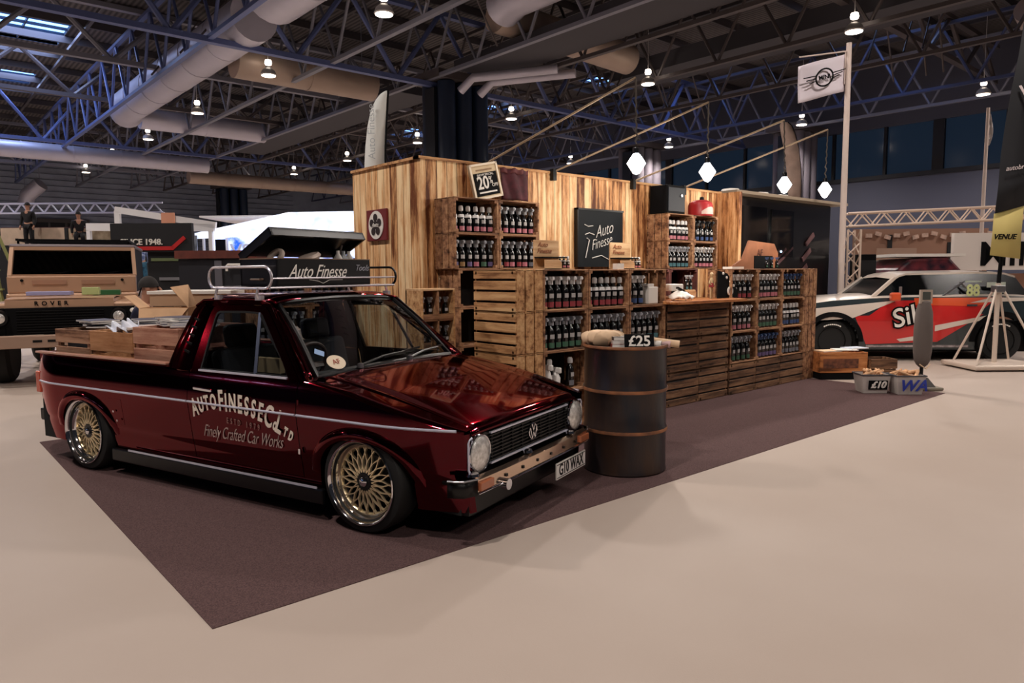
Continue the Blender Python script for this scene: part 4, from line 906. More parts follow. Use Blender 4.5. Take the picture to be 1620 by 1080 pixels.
# interior
INT = M('interior_black', (18, 18, 20), .75); INTB = M('seat_brown', (74, 50, 40), .7)
MB().grid(lambda u, v: (-.46-.28*u, -.60+1.2*v, .80-.012*u-.05*max(0, u-.8)*5), 6, 10).box(-.76, -.5, -.62, .62, .5, .77).build('dashboard', INT, car, bevel=.0)
for y in (-.34, .34):
    s_ = MB().cbox(-1.1, y, .42, .48, .48, .16); s_.cbox(-1.38, y, .66, .14, .46, .5, ry=-.25); s_.cbox(-1.46, y, .98, .08, .26, .16, ry=-.2); s_.build('seat', INT, car, bevel=.04, bseg=3)
MB().box(-1.62, -.4, -.72, .72, .2, .24).build('cab_floor', INT, car)
rw = MB().tube([(-.86+.07*math.sin(a)*1.0, -.34+.17*math.cos(a), .80+.17*math.sin(a)*.9) for a in [2*PI*k/28 for k in range(28)]], .013, 8, closed=True); rw.tube([(-.83, -.34, .80), (-.66, -.34, .70)], .02, 8); rw.cbox(-.86, -.34, .80, .03, .3, .035, ry=-.4); rw.build('steering_wheel', M('steering_leather', (56, 40, 36), .5), car, smooth=True)
o = MB().box(-1.02, -.80, -.60, -.56, .79, .88).build('door_parcel', M('parcel_tan', (176, 148, 108), .7), car)
mir = MB().cbox(-.62, .79, .87, .05, .12, .08).tube([(-.6, .74, .80), (-.62, .78, .84)], .01, 6); mir.build('door_mirror', BLACK, car, bevel=.01)
# underside and wheel wells
UB = M('underbody', (8, 8, 9), .9)
MB().box(-3.30, .56, -.56, .56, .12, .46).box(-3.30, -2.98, -.72, .72, .16, .45).box(-2.28, -.35, -.74, .74, .12, .40).box(.33, .56, -.66, .66, .15, .5).box(-.42, .5, -.60, .60, .5, .57).box(-3.0, -2.26, -.73, .73, .505, .52).box(-.36, .36, -.73, .73, .545, .56).build('underbody', UB, car)
MB().box(-3.30, -1.66, -.70, .70, .46, .49).build('bed_floor', PAINT, car)
MB().box(-2.33, -.30, -.772, -.74, .10, .19).box(-2.33, -.30, .74, .772, .10, .19).build('side_skirt', BLACK, car, bevel=.01)
# bright trims
for sgn in (-1, 1):
    segs = [(-3.24, -1.427), (-1.413, -.467), (-.453, .575)]
    for i, (a, b2) in enumerate(segs):
        m = MB(); n = 16
        m.tube([side_pt(a+(b2-a)*k/n, .602, sgn)+Vector((0, sgn*.004, 0)) for k in range(n+1)], .0075, 8); m.build('side_moulding', TRIMBR, (doorR if sgn < 0 else doorL) if i == 1 else car, smooth=True)
    MB().bar((-2.12, sgn*.776, .196), (-.34, sgn*.776, .196), .006, .012).build('sill_strip', TRIMBR, car)
MB().box(-3.28, -1.68, -.762, -.712, .811, .826).build('rail_cap', M('rail_cap', (188, 134, 112), .35, coat=.6), car, bevel=.003)
MB().box(-3.28, -1.68, .712, .762, .811, .826).build('rail_cap', MATS['rail_cap'], car, bevel=.003)
# door handle, lock, hinges, fuel flap
m = MB().bar((-1.36, -.794, .690), (-1.19, -.794, .684), .014, .020); m.build('door_handle', CHROME, doorR, bevel=.005)
MB().bar((-1.36, .794, .690), (-1.19, .794, .684), .014, .020).build('door_handle', CHROME, doorL, bevel=.005)
MB().lathe([(.0, -.006), (.01, -.005), (.011, 0)], 12, (-1.39, -.789, .67), 'Y').build('door_lock', CHROME, doorR)
for z in (.66, .38): MB().box(-.452, -.438, -.798, -.786, z, z+.03).build('door_hinge', CHROME if z < .5 else PAINT, car)
MB().lathe([(0, -.004), (.008, -.003), (.008, 0)], 10, (-2.24, -.794, .46), 'Y').lathe([(0, -.004), (.008, -.003), (.008, 0)], 10, (-2.20, -.794, .40), 'Y').build('flap_screw', CHROME, car)
m = MB(); m.strip([side_pt(x, .55, -1)+Vector((0, -.001, 0)) for x in (-2.3, -2.15)], [side_pt(x, .37, -1)+Vector((0, -.001, 0)) for x in (-2.3, -2.15)]); m.build('fuel_flap', PAINT, car, solid=.002)
# tail lamps, rear bumper
for sgn in (-1, 1): MB().box(-3.358, -3.30, min(sgn*.655, sgn*.735), max(sgn*.655, sgn*.735), .50, .665).build('tail_lamp', M('tail_lamp_orange', (196, 78, 52), .25, coat=.5), car, bevel=.008)
MB().box(-3.40, -3.32, -.70, .70, .27, .37).build('rear_bumper', BLACK, car, bevel=.015)
# ---- nose
GR = M('grille_black', (9, 9, 11), .35)
MB().box(.60, .648, -.655, .655, .40, .60).build('grille_backing', GR, car)
g = MB()
for k in range(9): g.box(.640, .664, -.47, .47, .425+k*.019, .429+k*.019)
for y in [-.44+.11*k for k in range(9)]: g.box(.640, .658, y, y+.005, .42, .595)
g.build('grille', GR, car)
m = MB().box(.655, .670, -.46, .46, .590, .599).box(.655, .670, -.46, .46, .427, .436); m.build('grille_trim', TRIMBR, car)
for sgn in (-1, 1):
    MB().tube([(.662, sgn*.635, .598), (.664, sgn*.662, .594), (.664, sgn*.67, .58), (.664, sgn*.67, .44), (.664, sgn*.662, .428)], .006, 8).build('grille_trim', TRIMBR, car, smooth=True)
HLG = M('headlamp_glass', (226, 222, 218), .12, .55, coat=1., var=.35, vscale=40, bump=.4, bscale=120)
for sgn in (-1, 1):
    c_ = (.642, sgn*.570, .508)
    MB().lathe([(.102, 0), (.104, .018), (.098, .032), (.092, .028), (.09, .0)], 36, c_, 'X', cap=False).build('headlamp_ring', CHROME, car, smooth=True)
    MB().lathe([(.092, .02), (.088, .034), (.07, .043), (.04, .049), (0, .051)], 36, c_, 'X', cap=False).build('headlamp_lens', HLG, car, smooth=True)
# emblem: ring with V over W
bd = MB(); ctr = Vector((.668, .0, .513))
bd.tube([ctr+Vector((0, .046*math.cos(a), .046*math.sin(a))) for a in [2*PI*k/32 for k in range(32)]], .004, 8, closed=True)
for s_ in (-1, 1):
    bd.bar(ctr+Vector((.002, s_*.017, .043)), ctr+Vector((.002, 0, .004)), .006); bd.bar(ctr+Vector((.002, s_*.038, .024)), ctr+Vector((.002, s_*.017, -.038)), .006); bd.bar(ctr+Vector((.002, s_*.017, -.038)), ctr+Vector((.002, 0, -.004)), .006)
bd.build('front_emblem', CHROME, car)
# bumper
BT = M('bumper_steel', (216, 190, 168), .16, 1.)
pth = [(.575, -.765), (.61, -.757), (.655, -.735), (.69, -.66), (.70, -.4), (.703, 0), (.70, .4), (.69, .66), (.655, .735), (.61, .757), (.575, .765)]
m = MB(); lo = [Vector((x, y, .300)) for x, y in pth[3:8]]; hi = [Vector((x, y, .372)) for x, y in pth[3:8]]
m.strip(lo, hi); up_ = [v+Vector((-.03, 0, .012)) for v in hi]; m.strip(hi, up_); dn_ = [v+Vector((-.03, 0, -.012)) for v in lo]; m.strip(dn_, lo); m.build('bumper_blade', BT, car, smooth=True, merge=True)
for sl in (pth[:4], pth[7:]):
    m = MB(); lo = [Vector((x, y, .292)) for x, y in sl]; hi = [Vector((x, y, .378)) for x, y in sl]; m.strip(lo, hi).strip([v+Vector((-.03, 0, 0)) for v in hi], hi); m.build('bumper_end', BLACK, car, smooth=True, solid=.02)
    MB().tube([Vector((x+.003, y*1.004, .378)) for x, y in sl], .005, 6).build('bumper_strip', STEEL, car)
MB().tube([Vector((x+.004, y, .303)) for x, y in pth[3:8]], .006, 8).build('bumper_edge', CHROME, car, smooth=True)
m = MB(); 
for y in (-.60, -.40, -.22, -.05, .12, .29, .46): m.box(.700-.0, .708, y-.008, y+.008, .33, .345)
m.build('bumper_bolt', BLACK, car)
MB().box(.690, .709, -.655, -.53, .315, .358).build('indicator', M('amber_lens', (160, 92, 60), .25, coat=.6), car, bevel=.004); MB().box(.690, .709, .53, .655, .315, .358).build('indicator', MATS['amber_lens'], car, bevel=.004)
for y in (-.66, -.1, .45): MB().lathe([(0, .02), (.03, .014), (.035, 0)], 12, (.66, y, .39)).build('bumper_stud', CHROME, car, smooth=True)
MB().box(.55, .60, -.65, .65, .15, .40).build('front_valance', BLACK, car)
MB().lathe([(0, 0), (.03, .0), (.03, .04), (0, .04)], 14, (.665, -.42, .275), 'X').build('tow_eye', CHROME, car, smooth=True)
pl = MB().box(.672, .680, .185, .600, .135, .235).build('number_plate', WHITE, car)
MB().box(.6795, .6815, .192, .593, .142, .147).box(.6795, .6815, .192, .593, .223, .228).build('plate_border', BLACK, pl)
text('plate_text', 'G10 WAX', BLACK, pl, facing((.681, .392, .185), (0, 1, 0)), size=.098, sx=.80, offset=.002, depth=.001)
for o in car.children:
    b0 = o.name.split('.')[0]
    if b0 in ('grille_backing', 'grille', 'grille_trim', 'headlamp_ring', 'headlamp_lens', 'front_emblem'): o.location = (-.048, 0, -.043)
    if b0 in ('bumper_blade', 'bumper_end', 'bumper_strip', 'bumper_edge', 'bumper_bolt', 'indicator', 'bumper_stud'): o.location = (-.026, 0, -.020)
# ---- wheels
GOLD = M('wheel_gold', (232, 212, 172), .3, .7); 
def wheel(x, sgn):
    t = MB().lathe([(.20, -.09), (.262, -.092), (.277, -.07), (.277, .062), (.268, .078), (.24, .086), (.222, .082), (.205, .06)], 56, (0, 0, 0), 'Y', cap=False).build('wheel', RUBBER, car, smooth=True)
    t.location = (x, sgn*.705, HZ); t.rotation_euler = (0, 0, 0 if sgn > 0 else PI)
    MB().lathe([(.222, .084), (.229, .09), (.231, .096), (.226, .100), (.219, .095), (.214, .07), (.207, .03), (.196, .022), (.19, .026), (.187, .022), (.185, -.06), (.18, -.09)], 64, (0, 0, 0), 'Y', cap=False).build('rim_lip', CHROME, t, smooth=True, angle=60)
    MB().lathe([(.19, .022), (.194, .034), (.184, .042), (.178, .034), (.176, .022)], 56, (0, 0, 0), 'Y', cap=False).build('rim_ring', GOLD, t, smooth=True)
    s_ = MB(); n = 20
    P = lambda r, a, y: (r*math.cos(a), y, r*math.sin(a))
    for k in range(n):
        a = 2*PI*k/n
        for q in (-1, 1):
            s_.bar(P(.050, a, .050), P(.118, a+q*.19, .042), .006, .016, up=(0, 1, 0)); s_.bar(P(.118, a+q*.19, .042), P(.185, a+q*.36, .036), .0055, .015, up=(0, 1, 0))
    s_.build('mesh_spokes', GOLD, t)
    MB().lathe([(.066, .03), (.066, .052), (.05, .058), (.0, .058)], 6, (0, 0, 0), 'Y').build('hub_nut', BLACK, t, bevel=.004)
    MB().lathe([(.024, .056), (.026, .068), (.018, .074), (0, .076)], 24, (0, 0, 0), 'Y').build('hub_cap', CHROME, t, smooth=True)
    MB().lathe([(.0, -.02), (.13, -.02), (.13, -.03), (.0, -.03)], 32, (0, 0, 0), 'Y').build('brake_disc', M('brake_steel', (60, 58, 58), .5, .8), t)
    MB().lathe([(.19, -.085), (.0, -.085)], 40, (0, 0, 0), 'Y').build('wheel_back', UB, t)
for x in (0, -WB):
    for sgn in (-1, 1): wheel(x, sgn)
# ---- door lettering (arched)
LET = M('door_lettering', (236, 222, 206), .5)
def ypl(z): return -(.80-(.030*(.60-z)/.255 if z < .6 else .034*((z-.6)/.2)**2))-.0045
def letter(ch, x, z, size, tilt, sx, mat=LET, shear=0, off=.004, name='door_letter'):
    m4 = facing((x, ypl(z)-.001, z), (math.cos(tilt), 0, math.sin(tilt)), (-math.sin(tilt), 0, math.cos(tilt)))
    text(name, ch, mat, doorR, m4, size=size, sx=sx, offset=off, depth=.001, shear=shear)
lets = 'AUTOFINESSECoLTD'
spec = [('A', -1.335, .583, .15, .30), ('U', -1.27, .605, .125, .24), ('T', -1.213, .622, .125, .19), ('O', -1.15, .633, .125, .14), ('F', -1.08, .645, .175, .07), ('I', -1.033, .638, .15, .04), ('N', -.975, .640, .15, .0), ('E', -.908, .637, .15, -.05), ('S', -.85, .630, .15, -.10), ('S', -.79, .620, .15, -.15), ('E', -.733, .606, .15, -.2), ('C', -.668, .588, .18, -.27), ('o', -.622, .548, .10, -.3), ('L', -.585, .560, .19, -.36), ('T', -.545, .510, .075, -.4), ('D', -.505, .490, .075, -.44)]
for ch, x, z, s_, tl in spec: letter(ch, x-.012, z-.018, s_*1.02, tl, .55)
for i, ch in enumerate('ESTD 1979'):
    if ch != ' ': letter(ch, -1.05+.034*i, .512-.002*i, .052, -.03, .62, M('faded_lettering', (140, 112, 104), .6), off=.0)
text('script_lettering', 'Finely Crafted Car Works', M('script_lettering', (178, 160, 152), .6), doorR, facing((-.945, ypl(.42)-.001, .425), (1, 0, 0.0)), size=.11, sx=.60, shear=.5, offset=-.001, depth=.001)
# ---- roof rack
t = thing('roof_rack', 'chrome tubular roof rack with looped ends on the pickup roof', 'roof rack', CARPOS, CARYAW)
def loop_pts(y, x0, x1, z0, z1, r=.06):
    P = []
    for cx, cz, a0 in ((x1-r, z1-r, 0), (x0+r, z1-r, 90), (x0+r, z0+r, 180), (x1-r, z0+r, 270)):
        for k in range(6): a = R(a0+90*k/5); P.append((cx+r*math.cos(a), y, cz+r*math.sin(a)))
    return P
for y in (-.60, .56): MB().tube(loop_pts(y, -1.42, -.84, 1.305, 1.437, .062), .0085, 10, closed=True).build('end_hoop', RACK if y < 0 else BLACK, t, smooth=True)
m = MB()
for x in (-.86, -1.0, -1.14, -1.28, -1.40): m.tube([(x, -.60, 1.308), (x, .56, 1.308)], .008, 8)
m.build('cross_bar', RACK, t, smooth=True); MB().tube([(-.845, -.60, 1.365), (-.845, .56, 1.365)], .0065, 8).build('front_rail', RACK, t, smooth=True)
for x in (-1.34, -.96):
    for sgn in (-1, 1):
        y = -.62 if sgn < 0 else .60
        MB().tube([(x, y*.97, 1.308), (x-.0, y*.99, 1.27), (x, sgn*.60, 1.236)], .009, 8).cbox(x, sgn*.594, 1.248, .05, .03, .03).build('rack_foot', RACK, t, smooth=True)
# ---- toolbox on the rack
tb = thing('tool_chest', 'black open wooden chest with white script lettering on the roof rack', 'chest', CARPOS, CARYAW)
TB = M('chest_black', (16, 16, 20), .3, coat=.4); EDG = M('chest_edge', (120, 96, 80), .5)
x0, x1, y0, y1, z0, z1 = -1.19, -.86, -.54, .30, 1.317, 1.49
MB().box(x1-.015, x1, y0, y1, z0, z1).box(x0, x0+.015, y0, y1, z0, z1).box(x0, x1, y0, y0+.015, z0, z1).box(x0, x1, y1-.015, y1, z0, z1).box(x0, x1, y0, y1, z0, z0+.015).build('box', TB, tb)
MB().box(x0-.003, x1+.003, y0-.003, y0+.018, z1-.006, z1+.002).box(x1-.012, x1+.003, y0, y1, z1-.004, z1+.002).build('edge_band', EDG, tb)
ln = (x1-x0); lid = MB(); m4 = Matrix.Translation((x0, 0, z1)) @ Matrix.Rotation(-R(29), 4, 'Y')
lid.box(0, ln, y0, y1, .02, .035, m4).box(ln-.015, ln, y0, y1, -.02, .035, m4).box(0, ln, y0, y0+.015, -.02, .035, m4).box(0, ln, y1-.015, y1, -.02, .035, m4).build('lid', TB, tb)
MB().bar((x0+.16, .16, z1-.02), (x0+.2, .16, z1+.10), .012).build('lid_stay', M('stay', (90, 80, 76), .5), tb)
MB().tube([(-1.06, y0-.004, 1.36), (-1.06, y0-.03, 1.36), (-.98, y0-.03, 1.36), (-.98, y0-.004, 1.36)], .006, 8).build('side_handle', EDG, tb)
text('script_lettering', 'Auto Finesse', OFFWHITE, tb, facing((x1+.002, -.20, 1.405), (0, 1, 0)), size=.12, sx=.80, shear=.55, offset=.0, depth=.001)
text('script_lettering', 'Tools', M('faint_white', (150, 150, 160), .6), tb, facing((x1+.002, .215, 1.43), (0, 1, 0)), size=.06, shear=.4, depth=.001)
MB().tube([(x1+.003, -.28, 1.355), (x1+.003, -.2, 1.345), (x1+.003, -.16, 1.33), (x1+.003, -.1, 1.352), (x1+.003, .02, 1.352)], .002, 5).build('swash', OFFWHITE, tb)
def contents(name, label, cat, mb, mat, loc):
    o = mb.build(name, mat, smooth=True); o.location = loc; return tag(o, label, cat)
def carw(x, y, z): v = Vector((x, y, 0)); v.rotate(Matrix.Rotation(CARYAW, 3, 'Z')); return (CARPOS[0]+v.x, CARPOS[1]+v.y, CARPOS[2]+z)
def cobj(o, label, cat, rz=0): o.rotation_euler = (0, 0, CARYAW+rz); return tag(o, label, cat)
o = MB().tube([(.05*math.cos(a), .05*math.sin(a), .03) for a in [2*PI*k/20 for k in range(20)]], .018, 10, closed=True).build('tape_roll', M('cream', (206, 186, 172), .6), smooth=True); o.location = carw(-1.0, -.40, 1.48); o.rotation_euler = (.9, 0, CARYAW); tag(o, 'cream roll leaning in the left of the open black chest', 'roll')
o = MB().lathe([(0, 0), (.05, .005), (.06, .03), (.05, .055), (0, .06)], 18).build('polishing_pad', M('cream', (206, 186, 172), .6), smooth=True); o.location = carw(-.97, -.16, 1.475); o.scale = (1.6, 1, .8); o.rotation_euler = (0, -.3, CARYAW+PI/2); tag(o, 'long cream pad lying across the middle of the open black chest', 'polishing pad')
for k in range(3):
    o = MB().lathe([(0, 0), (.03, 0), (.03, .09), (.012, .12), (.012, .14), (0, .14)], 14).build('small_jar', (OFFWHITE, M('jar_clear', (150, 156, 160), .2), OFFWHITE)[k], smooth=True); o.location = carw(-.95-.02*k, .08+.075*k, 1.41); tag(o, '%s jar standing in the right of the open black chest' % ('first white', 'clear', 'rear white')[k], 'jar')
o = MB().box(-.14, .14, -.36, .36, 0, .07).build('chest_tray', SOFTBLACK); o.location = carw(-1.025, -.12, 1.335); o.rotation_euler = (0, 0, CARYAW); tag(o, 'black foam tray filling the open chest on the roof rack', 'tray')
# ---- load in the bed
PLD = wood('bed_crate_wood', (92, 62, 46), (158, 118, 92), (190, 152, 124), 'X', .7)
BEDY = -.655
def bedcrate(x, y, z, w, d, h, label, n=2, mat=PLD, rz=0):
    v = carw(x, y, z); return slat_crate('wooden_crate', label, v, CARYAW+rz, w, d, h, mat, n=n, gap=.03)
bedcrate(-3.19, BEDY, .50, .45, .60, .49, 'pale wooden crate nearest the tailgate in the pickup bed', 4)
bedcrate(-2.725, BEDY, .50, .52, .6, .49, 'brown wooden crate in the middle of the pickup bed', 3, wood('bed_crate_tan', (104, 66, 40), (166, 116, 78), (192, 144, 104), 'X', .7))
bedcrate(-2.19, BEDY, .50, .50, .6, .26, 'lower crate of the two stacked behind the cab', 2)
bedcrate(-2.19, BEDY, .775, .50, .6, .26, 'upper reddish crate of the two stacked behind the cab', 2, wood('bed_crate_red', (100, 58, 48), (164, 112, 92), (196, 150, 126), 'X', .7))
o = MB().cbox(0, 0, 0, .3, .03, .05).build('blue_box', M('box_blue', (44, 60, 150), .5)); o.location = carw(-2.93, BEDY+.035, .745); o.rotation_euler = (0, 0, CARYAW); tag(o, 'blue packet showing between the slats of the crate nearest the tailgate', 'packet')
bl = MB().box(0, .40, 0, .50, 0, .40).build('crate_stuffing', M('stuffing', (38, 34, 36), .9)); bl.location = carw(-3.165, BEDY+.075, .515); bl.rotation_euler = (0, 0, CARYAW); tag(bl, 'dark folded stock filling the crate nearest the tailgate', 'stock')
rr = random.Random(5); cov = [M('cover_a', (150, 148, 160), .35), M('cover_b', (90, 88, 100), .35), OFFWHITE, M('cover_c', (190, 170, 160), .4), M('cover_d', (40, 44, 58), .35)]
nm = ['grey', 'dark grey', 'white', 'cream', 'navy']
k_ = 0
for (cx, cy, z, n) in ((-2.97, -.40, .995, 4), (-2.72, -.2, .995, 4), (-2.45, -.45, .995, 2), (-2.02, -.40, 1.04, 4), (-1.80, -.42, 1.04, 3)):
    for i in range(n):
        v = carw(cx+rr.uniform(-.06, .06), cy+rr.uniform(-.04, .04), z+i*.014); c_ = rr.randrange(5)
        where = {-2.97: 'on the crate nearest the tailgate', -2.72: 'between the first two crates in the bed', -2.45: 'at the front edge of the middle crate', -2.02: 'on the stacked crates behind the cab', -1.80: 'beside the cab on the stacked crates'}[cx]
        magazine(v[0], v[1], v[2], CARYAW+rr.uniform(-.9, .9), '%s magazine, %s up in pile %s' % (nm[c_], ('first', 'second', 'third', 'fourth')[i], where), cov[c_], w=.21, l=.29, h=.012)
# small crumpled bag on top near the mid crate
o = MB().grid(lambda u, v: (.1*(2*u-1), .07*(2*v-1), .03+.03*math.sin(9*u+4*v)+.02*math.cos(11*v)), 14, 12).build('plastic_sleeve', M('sleeve_white', (210, 214, 226), .3), smooth=True, solid=.004); o.location = carw(-2.42, -.57, 1.0); o.rotation_euler = (.5, 0, CARYAW); tag(o, 'white crumpled leaflet sticking out of the middle crate', 'leaflet')
# ---------------------------------------------------------------- people (all far off and small in the picture)
def skin_mesh(name, joints, edges, radii, mat, parent, sub=2):
    me = bpy.data.meshes.new(name); me.from_pydata([Vector(j) for j in joints], edges, []); me.materials.append(mat)
    o = bpy.data.objects.new(name, me); C.objects.link(o); o.parent = parent
    k = o.modifiers.new('skin', 'SKIN'); k.use_smooth_shade = True
    for i, r in enumerate(radii):
        v = me.skin_vertices[0].data[i]; v.radius = r if isinstance(r, tuple) else (r, r); v.use_root = (i == 0)
    s_ = o.modifiers.new('sub', 'SUBSURF'); s_.levels = sub; s_.render_levels = sub; return o
SKIN = M('skin', (176, 128, 104), .6)
def person(label, loc, rz, top, legs, hair, pose='stand', arm=None, hs=1.):
    """standing figure 1.74 m tall, facing -Y; bend leans the trunk"""
    t = thing('person', label, 'person', loc, rz)
    hip = .92; cr_ = pose == 'crouch'
    if cr_: hip = .62
    lean = .28 if pose in ('lean', 'crouch') else .0
    def T(dz, dy=0, dx=0): return (dx, -lean*dz+dy, hip+dz*(1 if not cr_ else .93))
    J = [T(0), T(.2), T(.42), T(.5), T(.60), T(.68), T(.78)]
    rad = [(.13, .10), (.115, .085), (.15, .09), (.055, .055), (.062, .068), (.078, .092), (.05, .06)]
    E_ = [(0, 1), (1, 2), (2, 3), (3, 4), (4, 5), (5, 6)]
    armd = arm or {}
    hands = []
    for s_ in (-1, 1):
        b = len(J); el, wr = armd.get(s_, ((s_*.25, .02, .18), (s_*.24, -.08, -.04)))
        J += [T(.43, 0, s_*.18), T(el[2], el[1], el[0]), T(wr[2], wr[1], wr[0]), T(wr[2]-.07, wr[1]-.03, wr[0])]; rad += [.06, .042, .028, (.022, .038)]
        E_ += [(2, b), (b, b+1), (b+1, b+2), (b+2, b+3)]; hands.append(J[-1])
    for s_ in (-1, 1):
        b = len(J)
        kn = (s_*.11, -.30 if cr_ else -.02, hip*.52 if not cr_ else .50); an = (s_*.11, .02, .09); toe = (s_*.12, -.15, .045)
        J += [(s_*.09, 0, hip-.05), kn, an, toe]; rad += [.095, .062, .042, (.04, .03)]; E_ += [(0, b), (b, b+1), (b+1, b+2), (b+2, b+3)]
    skin_mesh('body', J, E_, rad, SKIN, t)
    # clothing shells
    sh = [J[0], J[1], J[2], T(.47)]; sr = [(.15, .115), (.14, .105), (.172, .11), (.085, .085)]; se = [(0, 1), (1, 2), (2, 3)]
    for k, b in enumerate((7, 11)): q = len(sh); sh += [J[b], J[b+1], J[b+2]]; sr += [.078, .058, .044]; se += [(2, q), (q, q+1), (q+1, q+2)]
    skin_mesh('shirt', sh, se, sr, top, t)
    tr = [J[0]]; tr_r = [(.15, .12)]; te = []
    for b in (15, 19): q = len(tr); tr += [J[b], J[b+1], (J[b+2][0], J[b+2][1], J[b+2][2]+.02)]; tr_r += [.108, .08, .062]; te += [(0, q), (q, q+1), (q+1, q+2)]
    skin_mesh('trousers', tr, te, tr_r, legs, t)
    hd = Vector(J[5])
    MB().grid(lambda u, v: (hd.x+.092*math.cos(2*PI*u)*math.cos(PI/2*v), hd.y+.012+.104*math.sin(2*PI*u)*math.cos(PI/2*v), hd.z+.015+.125*math.sin(PI/2*v)), 18, 8).build('hair', hair, t, smooth=True)
    f = MB().tube([(hd.x, hd.y-.085, hd.z+.02), (hd.x, hd.y-.112, hd.z-.02)], [.01, .016], 6); f.build('nose', SKIN, t, smooth=True)
    MB().bar((hd.x-.045, hd.y-.088, hd.z+.022), (hd.x-.02, hd.y-.094, hd.z+.022), .01).bar((hd.x+.045, hd.y-.088, hd.z+.022), (hd.x+.02, hd.y-.094, hd.z+.022), .01).build('eyes', BLACK, t)
    MB().bar((hd.x-.022, hd.y-.09, hd.z-.055), (hd.x+.022, hd.y-.09, hd.z-.055), .008).build('mouth', M('lip', (150, 84, 76), .6), t)
    for s_ in (-1, 1): MB().lathe([(0, -.01), (.022, -.006), (.024, .004), (0, .01)], 10, (hd.x+s_*.08, hd.y+.01, hd.z), 'X').build('ear', SKIN, t, smooth=True)
    for hp in hands:
        m = MB(); hp = Vector(hp)
        for k, l_ in enumerate((.065, .075, .07, .055)): m.tube([hp+Vector((0, -.028+.018*k, -.01)), hp+Vector((0, -.03+.018*k, -.01-l_*.55)), hp+Vector((0.004, -.034+.018*k, -.01-l_))], [.009, .008, .006], 6)
        m.tube([hp+Vector((0, -.03, .03)), hp+Vector((0, -.055, .0)), hp+Vector((0, -.06, -.025))], [.011, .009, .007], 6); m.build('fingers', SKIN, t, smooth=True)
    return t
HAIRD = M('hair_dark', (24, 18, 16), .8); CLD = M('cloth_black', (14, 14, 18), .85); JEAN = M('jeans_teal', (40, 88, 112), .8, var=.4, vscale=14); PLAID = M('shirt_blue_white', (170, 184, 214), .8, col2=(44, 66, 124), vscale=16)
# ---------------------------------------------------------------- off-road vehicle at the left
TAN = M('vehicle_tan', (186, 148, 120), .4, .25, coat=.4); ov = W(-5.80, 9.2)
d = thing('off_road_vehicle', 'tan boxy off-road vehicle with black grille facing the camera behind the pickup bed', 'off-road vehicle', ov, -TH+R(24))
MB().box(-.86, .86, .02, 1.35, .52, 1.06).box(-.82, .82, 1.2, 4.2, .50, 1.16).build('body_tub', TAN, d, bevel=.03)
MB().grid(lambda u, v: (-.60+1.2*u, .02+1.25*v, 1.06+.07*math.sin(PI*min(1, .25+v*.7))+.01*math.sin(PI*u)), 10, 8).box(-.60, .60, 0, .03, 1.0, 1.10).box(-.6, -.58, .02, 1.2, 1.0, 1.1).box(.58, .6, .02, 1.2, 1.0, 1.1).build('bonnet', TAN, d, solid=.01)
MB().box(-.60, .60, -.03, .02, .62, 1.0).box(-.88, -.60, -.025, .02, .62, 1.0).box(.60, .88, -.025, .02, .62, 1.0).build('grille_panel', SOFTBLACK, d, bevel=.01)
g = MB()
for k in range(9): g.box(-.48, .48, -.042, -.03, .68+k*.034, .69+k*.034)
g.build('grille_bars', BLACK, d)
for s_ in (-1, 1):
    MB().lathe([(.001, -.06), (.05, -.055), (.085, -.03), (.092, 0)], 24, (s_*.655, -.03, .875), 'Y').build('headlamp', HLG, d, smooth=True)
    MB().lathe([(.095, -.05), (.105, -.02), (.105, 0), (.09, 0)], 24, (s_*.655, -.025, .875), 'Y').build('headlamp_ring', BLACK, d, smooth=True)
    for z in (.94, .80): MB().lathe([(.001, -.04), (.03, -.03), (.034, 0)], 14, (s_*.82, -.028, z), 'Y').build('side_lamp', OFFWHITE, d, smooth=True)
    for y in (.62, 3.3):
        w_o = MB().lathe([(.19, -.12), (.34, -.12), (.39, -.08), (.39, .08), (.34, .12), (.2, .12)], 32, (s_*.76, y, .39), 'X').build('wheel', RUBBER, d, smooth=True)
        MB().lathe([(.0, .10), (.06, .12), (.1, .06), (.19, .08), (.21, .12), (.2, .0), (.0, .0)], 24, (s_*.76+s_*0, y, .39), 'X').build('rim', STEEL, w_o, smooth=True)
    MB().box(s_*.9-.06, s_*.9+.06, .2, 1.08, .74, .80).build('wheel_arch', BLACK, d, bevel=.02)
    m = MB().bar((s_*.78, 1.33, 1.40), (s_*.76, 1.50, 1.80), .05); m.build('screen_pillar', TAN, d)
    MB().tube([(s_*.84, .95, 1.1), (s_*.90, .92, 1.28)], .01, 6).cbox(s_*.95, .92, 1.30, .12, .04, .14).build('wing_mirror', SOFTBLACK, d)
MB().box(-.80, .80, 1.22, 1.34, 1.16, 1.40).build('bulkhead', TAN, d, bevel=.015)
for s_ in (-.5, .1): MB().box(s_, s_+.42, 1.205, 1.222, 1.28, 1.34).build('vent_flap', M('flap_tan', (160, 120, 96), .5), d)
for x in (-.62, .62): MB().lathe([(.001, -.02), (.02, -.02), (.02, 0)], 10, (x, 1.22, 1.34), 'Y').build('hinge_bolt', BLACK, d)
MB().add([(-.76, 1.35, 1.42), (.76, 1.35, 1.42), (.74, 1.50, 1.77), (-.74, 1.50, 1.77)], [(0, 1, 2, 3)]).build('windscreen', glassmat('dark_glass', (70, 80, 88)), d)
MB().bar((-.8, 1.34, 1.405), (.8, 1.34, 1.405), .04).bar((-.78, 1.505, 1.795), (.78, 1.505, 1.795), .05, .05).build('screen_frame', TAN, d)
MB().box(-.80, .80, 1.48, 3.3, 1.80, 1.86).build('roof', M('roof_grey', (120, 108, 112), .5), d, bevel=.03)
rk = MB()
